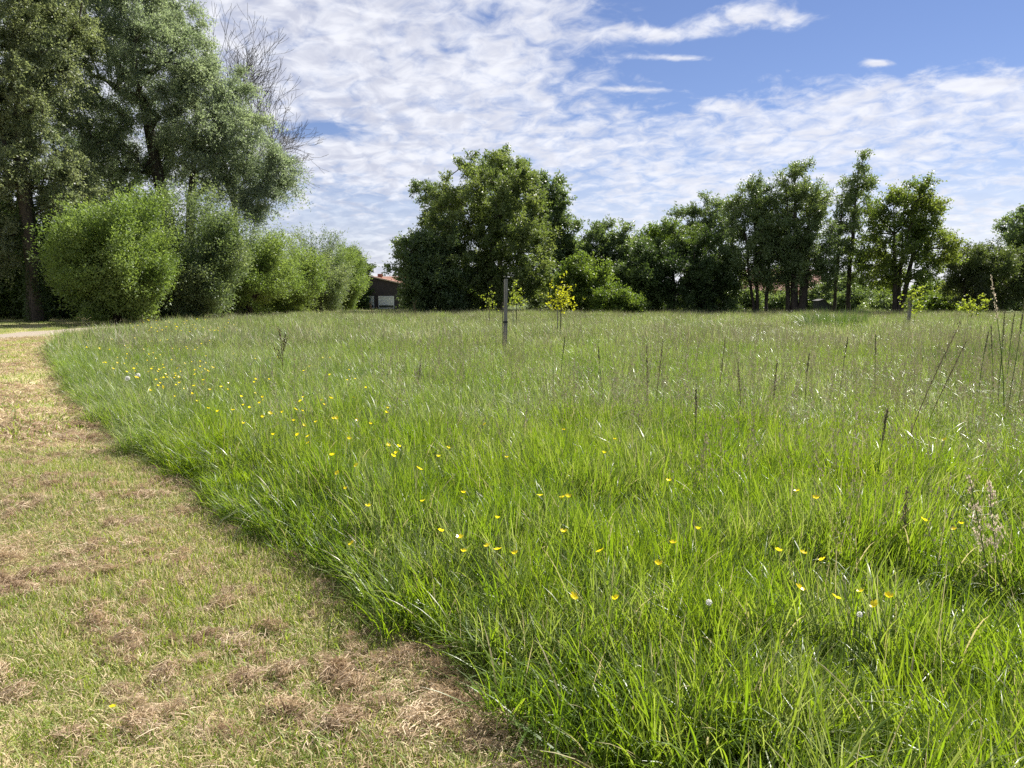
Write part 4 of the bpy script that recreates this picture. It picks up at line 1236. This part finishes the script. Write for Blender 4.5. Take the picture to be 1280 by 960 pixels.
s = np.where(e < 0.1, 0.32, 0.8) * (0.6 + 0.6 * rg.random(len(x))); put(x, y, rg.integers(12, 14, len(x)), s, s, rg)
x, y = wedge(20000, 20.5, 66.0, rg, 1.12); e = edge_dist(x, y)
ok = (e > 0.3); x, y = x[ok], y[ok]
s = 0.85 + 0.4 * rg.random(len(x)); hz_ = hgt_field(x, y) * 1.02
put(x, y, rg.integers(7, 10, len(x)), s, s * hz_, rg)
x, y = wedge(15000, 2.2, 34.0, rg); e = edge_dist(x, y)
ok = (e > 0.35) & (vnoise(x, y, 0.9, 31) + 0.25 * rg.random(len(x)) > 0.52) & (rg.random(len(x)) < np.clip((np.hypot(x, y) - 2) / 5, 0.15, 1)); x, y = x[ok], y[ok]
s = 0.75 + 0.4 * rg.random(len(x))
put(x, y, rg.integers(10, 12, len(x)), s, s * 0.8, rg)
# rough verge under the willows and along the far side of the path
x = rg.random(2200) * 34 - 40; y = 34 + rg.random(2200) * 60
pd = path_dist(x, y); ok = (pd > 1.5) & (edge_dist(x, y) < 0.2); x, y = x[ok], y[ok]
s = 0.8 + 0.4 * rg.random(len(x)); put(x, y, rg.integers(7, 10, len(x)), s, s * (0.16 + 0.1 * rg.random(len(x))), rg)
x = np.concatenate(PX); y = np.concatenate(PY)
scatter('meadow_grass', np.stack([x, y, ter(x, y) - 0.03], 1), np.concatenate(PI_), np.concatenate(PR), np.concatenate(PS), np.concatenate(PT), gp,
        'stuff', 'tall green meadow grass filling the field', 'grass')


# --- flowering stems
def seed_proto(name, n, rad, h0, h1, rng, head, w=0.003, lean=0.16):
    parts = []
    v_, q_, r_, h_ = blades(n, rad, h0, h1, w, w * 1.3, 5, rng, (0.0, 0.45), (0.0, lean), 0.0)
    parts.append((v_, q_, r_, h_, 0))
    vv = v_.reshape(n, 6, 2, 3)
    V, Q, Rn, H = [], [], [], []; off = 0
    for k in range(n):
        tipp = vv[k, 5].mean(0); pre = vv[k, 3].mean(0)
        for _ in range(head):
            t = rng.random() ** 0.8
            c = pre + (tipp - pre) * t + rng.normal(size=3) * np.array([0.012, 0.012, 0.006]) * (1.25 - t)
            d_ = unit((tipp - pre) + rng.normal(size=3) * 0.05); s_ = unit(np.cross(d_, rng.normal(size=3)))
            L = 0.012 + 0.012 * rng.random(); W = 0.0035
            V.append(np.array([c, c + d_ * L * 0.5 + s_ * W, c + d_ * L, c + d_ * L * 0.5 - s_ * W])); Q.append(np.arange(4) + off); off += 4
            Rn.append(np.full(4, rng.random())); H.append(np.ones(4))
    parts.append((np.concatenate(V), np.array(Q), np.concatenate(Rn), np.concatenate(H), 1))
    return proto(name, parts, [M['stemgreen'], M['seed']])


sp = [seed_proto('seed_stem', 4, 0.12, 0.62, 0.95, rg, 26), seed_proto('seed_stem', 5, 0.2, 0.55, 0.85, rg, 22), seed_proto('seed_stem', 3, 0.1, 0.75, 1.1, rg, 30),
      seed_proto('seed_stem', 22, 0.6, 0.50, 0.82, rg, 12, 0.005), seed_proto('seed_stem', 26, 0.6, 0.45, 0.75, rg, 14, 0.005)]
PX, PY, PI_, PR, PS, PT = [], [], [], [], [], []
x, y = wedge(7500, 3.2, 24, rg); e = edge_dist(x, y)
dens = 0.10 + 0.9 * np.clip((x / np.maximum(y, 1) + 0.25) * 1.3, 0, 1) * vnoise(x, y, 0.8, 44)
dens *= np.clip((np.hypot(x, y) - 3.0) / 5.0, 0.08, 1)
ok = (e > 0.6) & (rg.random(len(x)) < dens); x, y = x[ok], y[ok]
s = 0.8 + 0.35 * rg.random(len(x)); put(x, y, rg.integers(0, 3, len(x)), s, s, rg, 0.05)
x, y = wedge(6500, 20, 64, rg, 1.12); e = edge_dist(x, y)
dens = 0.25 + 0.75 * np.clip((y - 20) / 25, 0, 1) * (0.3 + 0.7 * vnoise(x, y, 0.35, 46))
ok = (e > 0.6) & (rg.random(len(x)) < dens); x, y = x[ok], y[ok]
s = 0.8 + 0.3 * rg.random(len(x)); put(x, y, rg.integers(3, 5, len(x)), s, s, rg, 0.04)
x = np.concatenate(PX); y = np.concatenate(PY)
scatter('flowering_grass', np.stack([x, y, ter(x, y) - 0.02], 1), np.concatenate(PI_), np.concatenate(PR), np.concatenate(PS), np.concatenate(PT), sp,
        'stuff', 'thin flowering grass stems with brownish seed heads above the meadow', 'grass')

# --- short mown turf
mp_ = [proto('mown_tuft', [(*blades(70, 0.13, 0.025, 0.075, 0.0025, 0.0045, 3, rg, (0.2, 1.5), (0.1, 0.9), 0.3), 0)], [M['g_mown']]) for k in range(3)]
mp_ += [proto('mown_tuft', [(*blades(150, 0.5, 0.03, 0.075, 0.008, 0.014, 2, rg, (0.2, 1.5), (0.1, 0.9), 0.3), 0)], [M['g_mown']]) for k in range(2)]
PX, PY, PI_, PR, PS, PT = [], [], [], [], [], []
x, y = wedge(24000, 0.8, 9, rg); e = edge_dist(x, y)
ok = (e < 0.10) & (rg.random(len(x)) < 0.35 + 0.9 * vnoise(x, y, 2.1, 61)); x, y = x[ok], y[ok]
s = 0.75 + 0.5 * rg.random(len(x)); put(x, y, rg.integers(0, 3, len(x)), s, s * (0.7 + 0.9 * vnoise(x, y, 1.7, 62)), rg)
x, y = wedge(9000, 8.5, 45, rg, 1.25); e = edge_dist(x, y)
ok = (e < 0.1) & (path_dist(x, y) > 1.45); x, y = x[ok], y[ok]
s = 0.75 + 0.5 * rg.random(len(x)); put(x, y, rg.integers(3, 5, len(x)), s, s * (0.6 + 0.6 * vnoise(x, y, 1.2, 63)), rg)
x = np.concatenate(PX); y = np.concatenate(PY)
scatter('mown_grass', np.stack([x, y, ter(x, y)], 1), np.concatenate(PI_), np.concatenate(PR), np.concatenate(PS), np.concatenate(PT), mp_,
        'stuff', 'short mown grass of the strip along the meadow', 'grass')


# --- cut hay lying on the strip
def tangle(n, rad, hgt, rng, l0=0.025, l1=0.085, w=0.0010):
    V, Q, Rn, H = [], [], [], []; off = 0
    for k in range(n):
        a = rng.random() * 6.283; r = rad * rng.random() ** 0.6
        z = hgt * (1 - (r / rad) ** 2) * rng.random() ** 0.5 + 0.006
        c = np.array([math.cos(a) * r, math.sin(a) * r, z])
        L = l0 + (l1 - l0) * rng.random(); az = rng.random() * 6.283; tl = rng.normal() * 0.5
        d_ = np.array([math.cos(az) * math.cos(tl), math.sin(az) * math.cos(tl), math.sin(tl)])
        cv = rng.normal(size=3) * 0.16 * L; cv[2] = abs(cv[2]) * 0.6
        s_ = unit(np.cross(d_, rng.normal(size=3))) * w * (0.5 + rng.random())
        row = [c - d_ * L / 2, c - d_ * L / 6 + cv, c + d_ * L / 6 + cv, c + d_ * L / 2]
        for p in row:
            p[2] = max(p[2], 0.003)
            V += [p - s_, p + s_]
        for j in range(3): Q.append((off + j * 2, off + j * 2 + 1, off + j * 2 + 3, off + j * 2 + 2))
        off += 8; Rn += [rng.random()] * 8; H += [1.0] * 8
    return np.array(V), np.array(Q), np.array(Rn), np.array(H)


hp = [proto('hay_tangle', [(*tangle(230, 0.075, 0.04, rg, 0.02, 0.07), 0)], [M['hay']]) for k in range(3)]
hp += [proto('hay_tangle', [(*tangle(120, 0.22, 0.012, rg, 0.02, 0.09), 0)], [M['hay']]) for k in range(3)]
hp += [proto('hay_tangle', [(*tangle(200, 0.6, 0.03, rg, 0.05, 0.15, 0.004), 0)], [M['hay']]) for k in range(2)]
PX, PY, PI_, PR, PS, PT = [], [], [], [], [], []
x, y = wedge(9000, 0.8, 11, rg); e = edge_dist(x, y)
cl_ = vnoise(x, y, 2.6, 71) * 0.5 + vnoise(x, y, 11.0, 72) * 0.65
ok = (e < 0.05) & (cl_ + 0.16 * rg.random(len(x)) > 0.68); x, y = x[ok], y[ok]
s = 0.45 + 0.7 * rg.random(len(x)); put(x, y, rg.integers(0, 3, len(x)), s, s * (0.5 + 1.0 * rg.random(len(x))), rg, 0.22)
PS[-1][:, 0] *= 0.6 + 1.1 * rg.random(len(x)); PS[-1][:, 1] *= 0.5 + 0.9 * rg.random(len(x))
x, y = wedge(7500, 0.8, 12, rg); e = edge_dist(x, y)
ok = (e < 0.12) & (rg.random(len(x)) < 0.9 * vnoise(x, y, 1.6, 73)); x, y = x[ok], y[ok]
s = 0.7 + 0.6 * rg.random(len(x)); put(x, y, rg.integers(3, 6, len(x)), s, s, rg, 0.05)
x, y = wedge(5000, 10, 34, rg, 1.25); e = edge_dist(x, y)
ok = (e < 0.05) & (path_dist(x, y) > 1.6) & (rg.random(len(x)) < 0.7 * vnoise(x, y, 1.1, 74)); x, y = x[ok], y[ok]
s = 0.7 + 0.6 * rg.random(len(x)); put(x, y, rg.integers(6, 8, len(x)), s, s, rg, 0.03)
# a ragged line of cuttings added to stand in for shade under the edge
k = rg.integers(0, len(EDGE) - 120, 420); off_ = -np.abs(rg.normal(size=420)) * 0.12 - 0.02
tg = unit(np.gradient(EDGE, axis=0)); nn = np.stack([tg[:, 1], -tg[:, 0]], 1)
q = EDGE[k] + nn[k] * off_[:, None] + tg[k] * rg.random((420, 1)) * 0.3
s = 0.5 + 0.7 * rg.random(420); put(q[:, 0], q[:, 1], rg.integers(0, 3, 420), s, s * 0.9, rg, 0.2)
x = np.concatenate(PX); y = np.concatenate(PY)
scatter('cut_hay', np.stack([x, y, ter(x, y) + 0.012], 1), np.concatenate(PI_), np.concatenate(PR), np.concatenate(PS), np.concatenate(PT), hp,
        'stuff', 'dry brown cut hay strewn over the mown strip', 'hay')

# ------------------------------------------------------------------ flowers and single plants
M['petal'] = mat_leaf('buttercup_petal', (0.88, 0.68, 0.012), (0.92, 0.76, 0.02), None, 0.5, 0.25, 0.5, tint=(1, 1, 1))
M['stem'] = mat_plain('flower_stem', (0.06, 0.11, 0.02), (0.11, 0.16, 0.035), 12, 0.6, 0.3)
M['fluff'] = mat_leaf('seed_fluff', (0.80, 0.79, 0.76), (0.88, 0.87, 0.85), None, 0.55, 0.8, 0.1, tint=(1, 1, 1))


def buttercup_meshes(h, seed):
    rng = np.random.default_rng(seed)
    b = MB(); z = np.linspace(0, h, 6)
    lx, ly = rng.normal() * 0.04, rng.normal() * 0.04
    b.tube(np.stack([lx * (z / h) ** 2, ly * (z / h) ** 2, z], 1), np.linspace(0.0022, 0.0013, 6), 4)
    br = np.array([[lx * 0.3, ly * 0.3, h * 0.55], [lx + 0.03, ly + 0.02, h * 0.74], [lx + 0.045, ly + 0.03, h * 0.86]])
    b.tube(br, [0.0015, 0.0013, 0.001], 4)
    stem = b.mesh('stem', M['stem'], True)
    f = MB(); tilt = rng.normal() * 0.35; cup = 0.6 + 0.9 * rng.random()
    for (cx, cy, cz, s) in ((lx, ly, h, 1.0),):
        for k in range(5):
            a = k * 2 * np.pi / 5 + rng.random() * 0.2
            e = np.array([math.cos(a), math.sin(a), 0]); w = np.array([-math.sin(a), math.cos(a), 0])
            L = 0.0135 * s
            pts = [np.zeros(3), e * L * 0.55 + w * L * 0.42 + [0, 0, 0.0035], e * L * 1.0 + w * L * 0.36 + [0, 0, 0.0085], e * L * 1.0 - w * L * 0.36 + [0, 0, 0.0085], e * L * 0.55 - w * L * 0.42 + [0, 0, 0.0035]]
            pts = np.array(pts); pts[:, 2] = pts[:, 2] * cup + tilt * pts[:, 0]
            pts += np.array([cx, cy, cz])
            f.add(pts, [(1, 2, 3, 4)], [(0, 1, 4)])
    n = sum(len(q) for q in f.v)
    head = f.mesh('flower_head', M['petal'], False, {'rnd': rng.random(n)})
    return stem, head


BM = [buttercup_meshes(h, 100 + k) for k, h in enumerate((0.36, 0.42, 0.47, 0.52, 0.40, 0.36, 0.42, 0.47, 0.52, 0.40))]


def buttercup(x, y, label, hwant, grp, rng, flower_scale=1.0):
    k = int(np.argmin([abs(h - hwant) for h in (0.36, 0.42, 0.47, 0.52, 0.40)]))
    k2 = k + 5 * int(rng.random() < 0.5)
    o = empty('buttercup', (x, y, float(ter(x, y)) - 0.02)); o.rotation_euler[2] = rng.random() * 6.28
    s = hwant / (0.36, 0.42, 0.47, 0.52, 0.40)[k]; o.scale = (s * flower_scale, s * flower_scale, s)
    tag(o, label, 'flower', grp)
    obj('stem', BM[k2][0], o); obj('flower_head', BM[k2][1], o)
    return o


rb = np.random.default_rng(5)
NEAR = [(700, 628), (571, 684), (602, 676), (588, 692), (611, 694), (626, 692), (713, 684), (752, 750), (741, 769), (564, 655), (684, 672), (806, 716), (855, 677), (836, 602), (888, 664), (986, 683), (1024, 690), (1003, 693),
        (988, 624), (1000, 628), (1086, 746), (1052, 752), (1066, 753), (1090, 756), (1063, 772), (1190, 650), (1215, 670), (1165, 552), (1196, 652), (513, 556), (561, 565), (562, 572), (596, 533), (620, 575), (500, 562), (510, 631), (480, 628),
        (652, 619), (406, 682), (713, 536), (779, 554), (765, 574), (638, 648), (690, 630), (572, 613), (441, 613), (408, 596), (466, 532), (450, 498), (451, 528)]
for (px, py) in NEAR:
    h = 0.45 + 0.10 * rb.random()
    x, y = at(px, py, h)
    buttercup(x, y, 'single yellow buttercup on a thin stem in the near grass of the meadow', h, 'buttercups scattered in the near meadow grass', rb, 0.85 + 0.4 * rb.random())
n_far = 0
while n_far < 165:
    if rb.random() < 0.6:
        px = rb.normal(190, 55); py = rb.normal(455, 32)
    else:
        px = rb.normal(290, 110); py = rb.normal(520, 45)
    if py < 404 or py > 640 or px > 560: continue
    h = 0.48 + 0.14 * rb.random()
    x, y = at(px, py, h)
    if edge_dist(np.array([x]), np.array([y]))[0] < 0.35 or y > 40: continue
    buttercup(x, y, 'small yellow buttercup in the dense drift along the left side of the meadow', h, 'buttercups in the drift along the left of the meadow', rb, 0.8 + 0.4 * rb.random())
    n_far += 1
for _ in range(45):                                  # the thick golden band at the far left corner
    px = 170 + rb.random() * 120; py = 400 + rb.random() * 14
    h = 0.6; x, y = at(px, py, h)
    buttercup(x, y, 'small yellow buttercup in the golden band before the large round willow', h + 0.06 * rb.random(), 'buttercups in the golden band by the willows', rb, 1.5)
x, y = at(126, 890, 0.06)
bm = buttercup(x, y, 'lone yellow buttercup low on the mown strip', 0.36, None, rb); bm.scale = (0.9, 0.9, 0.18)


def dandelion(label, px, py, h, r, seed):
    rng = np.random.default_rng(seed)
    x, y = at(px, py, h)
    o = tag(empty('dandelion_clock', (x, y, float(ter(x, y)) - 0.01)), label, 'flower')
    z = np.linspace(0, h, 6)
    MB().tube(np.stack([0.01 * np.sin(z * 6), 0 * z, z], 1), np.linspace(0.003, 0.0022, 6), 5).build('stem', M['stem'], o)
    b = MB(); c = np.array([0.01 * math.sin(h * 6), 0, h])
    for _ in range(120):
        d_ = unit(rng.normal(size=3)); s1 = unit(np.cross(d_, rng.normal(size=3))) * r * 0.22; s2 = unit(np.cross(d_, s1)) * r * 0.22
        p = c + d_ * r
        b.add([p - s1, p + s1, p - s2, p + s2, c + d_ * r * 0.8], None, [(0, 4, 2), (1, 4, 3), (0, 3, 4), (1, 2, 4)])
    b.build('seed_head', M['fluff'], o)


dandelion('white dandelion clock in the left part of the meadow, left one of the pair', 159, 473, 0.45, 0.032, 1)
dandelion('white dandelion clock in the left part of the meadow, right one of the pair', 172, 469, 0.45, 0.032, 2)
dandelion('greyish dandelion clock among near grass blades right of the middle', 884, 762, 0.42, 0.011, 3)
dandelion('pale dandelion clock beside buttercups in the near right grass', 1072, 776, 0.40, 0.010, 4)


def tall_stem(label, p_low, p_top, dist, kind, seed, group='tall flowering grass stems standing out of the meadow'):
    """a single tall flowering grass: p_low and p_top are its pixels at the grass and at the tip"""
    rng = np.random.default_rng(seed)
    zt_, zl = Z(p_top[1], dist), Z(p_low[1], dist)
    sl = (X(p_top[0], dist) - X(p_low[0], dist)) / max(zt_ - zl, 0.05)
    x0 = X(p_low[0], dist) - sl * zl * 0.6
    o = tag(empty('flowering_grass_stem', (x0, dist, float(ter(x0, dist)) - 0.02)), label, 'grass stem', group)
    h = zt_; t = np.linspace(0, 1, 10)
    xt = X(p_top[0], dist) - x0 - (0.05 if kind == 'pale' else 0)
    c = np.stack([xt * t ** 1.35, 0.04 * np.sin(t * 3 + seed), h * t], 1)
    b = MB(); b.tube(c, np.linspace(0.002 + 0.00045 * dist, 0.001 + 0.0002 * dist, 10), 5); b.build('stem', M['stem'] if kind != 'dark' else M['dryb'], o)
    hb = MB()
    a0, n_, sp_ = {'dark': (0.58, 110, 0.012), 'pale': (0.50, 420, 0.021), 'spike': (0.74, 130, 0.006), 'thin': (0.74, 120, 0.008)}[kind]
    spots = []
    if kind == 'pale':
        for _ in range(24):
            q = a0 + (1 - a0) * rng.random(); w_ = 1.1 - (q - a0) / (1 - a0)
            p = np.array([np.interp(q, t, c[:, 0]), np.interp(q, t, c[:, 1]), np.interp(q, t, c[:, 2])])
            az_ = rng.random() * 6.28
            e = p + np.array([math.cos(az_) * 0.055, math.sin(az_) * 0.055, 0.05]) * w_
            m_ = (p + e) / 2 + np.array([0, 0, 0.012 * w_])
            b_ = np.array([p, m_, e]); hb.tube(b_, [0.0009, 0.0007, 0.0005], 3, False)
            spots += [p + (e - p) * k_ + rng.normal(size=3) * 0.004 for k_ in np.linspace(0.25, 1.05, 13)]
    for j_ in range(len(spots) or n_):
        q = a0 + (1 - a0) * rng.random()
        p = np.array([np.interp(q, t, c[:, 0]), np.interp(q, t, c[:, 1]), np.interp(q, t, c[:, 2])])
        w_ = sp_ * (1.15 - (q - a0) / (1 - a0))
        p = spots[j_] if spots else p + rng.normal(size=3) * np.array([w_, w_, 0.012])
        d_ = unit(np.array([0.3 * xt, 0, h]) + rng.normal(size=3) * 0.35 * h); s_ = unit(np.cross(d_, rng.normal(size=3)))
        L = 0.016 + 0.012 * rng.random(); W = 0.0042
        if spots: L *= 0.6; W = 0.0026
        hb.add([p, p + d_ * L * 0.5 + s_ * W, p + d_ * L, p + d_ * L * 0.5 - s_ * W], [(0, 1, 2, 3)])
    ka = t >= a0 - 0.12
    hb.tube(c[ka], 0.0012 + 0.0001 * dist, 4, False)
    nv = sum(len(q) for q in hb.v)
    obj('seed_head', hb.mesh('seed_head', M['palehead'] if kind in ('pale', 'thin') else M['darkhead'], False, {'rnd': rng.random(nv), 'hgt': np.ones(nv)}), o)
    return o


M['palehead'] = mat_grass('pale_seed_head', (0.46, 0.37, 0.28), (0.66, 0.56, 0.43), (0.62, 0.52, 0.42), 0.5, 0.6, 0.3, tint=(1, 1, 1))
M['darkhead'] = mat_grass('dark_seed_head', (0.10, 0.095, 0.06), (0.19, 0.165, 0.105), (0.24, 0.19, 0.14), 0.3, 0.6, 0.3, tint=(1, 1, 0.9))
tall_stem('tall dark leaning grass stem crossing the right side of the meadow, tallest of the stems', (1145, 560), (1197, 400), 6.5, 'dark', 1)
tall_stem('dark leaning grass stem just left of the tallest leaning one', (1185, 470), (1205, 425), 7.5, 'dark', 2)
tall_stem('pale nodding grass plume standing out against the dark thorn thicket', (1243, 395), (1232, 344), 8, 'thin', 3)
tall_stem('large feathery pale pink grass plume at the right edge in the near grass', (1250, 690), (1241, 598), 3.4, 'pale', 4)
tall_stem('feathery pale grass plume cut by the right edge in the near grass', (1275, 720), (1272, 612), 3.3, 'pale', 5)
tall_stem('brownish pink grass plume left of the large feathery one at the right edge', (1150, 665), (1147, 622), 3.9, 'dark', 6)
for k, (px, yl, yt, dd, kd) in enumerate([(1255, 480, 385, 9, 'spike'), (1268, 480, 372, 8.5, 'spike'), (1277, 500, 390, 9, 'spike'), (1243, 470, 405, 10, 'spike'), (1262, 470, 392, 11, 'spike'), (1230, 480, 412, 10, 'spike'),
                                          (812, 520, 432, 8, 'dark'), (822, 500, 425, 9, 'dark'), (900, 490, 420, 10, 'dark'), (928, 520, 455, 8, 'dark'), (1008, 520, 440, 9, 'spike'), (1110, 600, 520, 5, 'spike'), (875, 560, 490, 6, 'spike'),
                                          (520, 500, 452, 11, 'spike'), (700, 480, 418, 12, 'spike'), (752, 480, 430, 11, 'spike'), (968, 540, 455, 8, 'dark'), (1055, 480, 420, 10, 'spike'), (1098, 470, 415, 10, 'spike')]):
    tall_stem('slender upright dark grass stem with a narrow seed head standing above the meadow', (px, yl), (px + (6 if k % 3 else -4), yt), dd, kd, 20 + k, 'slender upright grass stems above the meadow')


def rush_clump(label, px, dist, h, rad, n, seed):
    rng = np.random.default_rng(seed); x = X(px, dist)
    v_, q_, r_, h_ = blades(n, rad, h * 0.6, h, 0.008, 0.016, 5, rng, (0.1, 1.2), (0.0, 0.45), 0.15, 0.8)
    o = obj('rush_clump', np_mesh('rush_clump', v_, q_, M['rush'], {'rnd': r_, 'hgt': h_}, True), None, (x, dist, float(ter(x, dist)) - 0.02))
    tag(o, label, 'rush clump')


rush_clump('dark blue-green rush clump at the far side in front of the alders', 1042, 32, 1.35, 1.3, 900, 1)
rush_clump('dark green rush clump in the right half of the meadow', 1180, 14.5, 0.75, 0.45, 360, 2)
rush_clump('tall dark green rush clump cut by the right edge of the picture', 1268, 15, 0.85, 0.7, 500, 3)
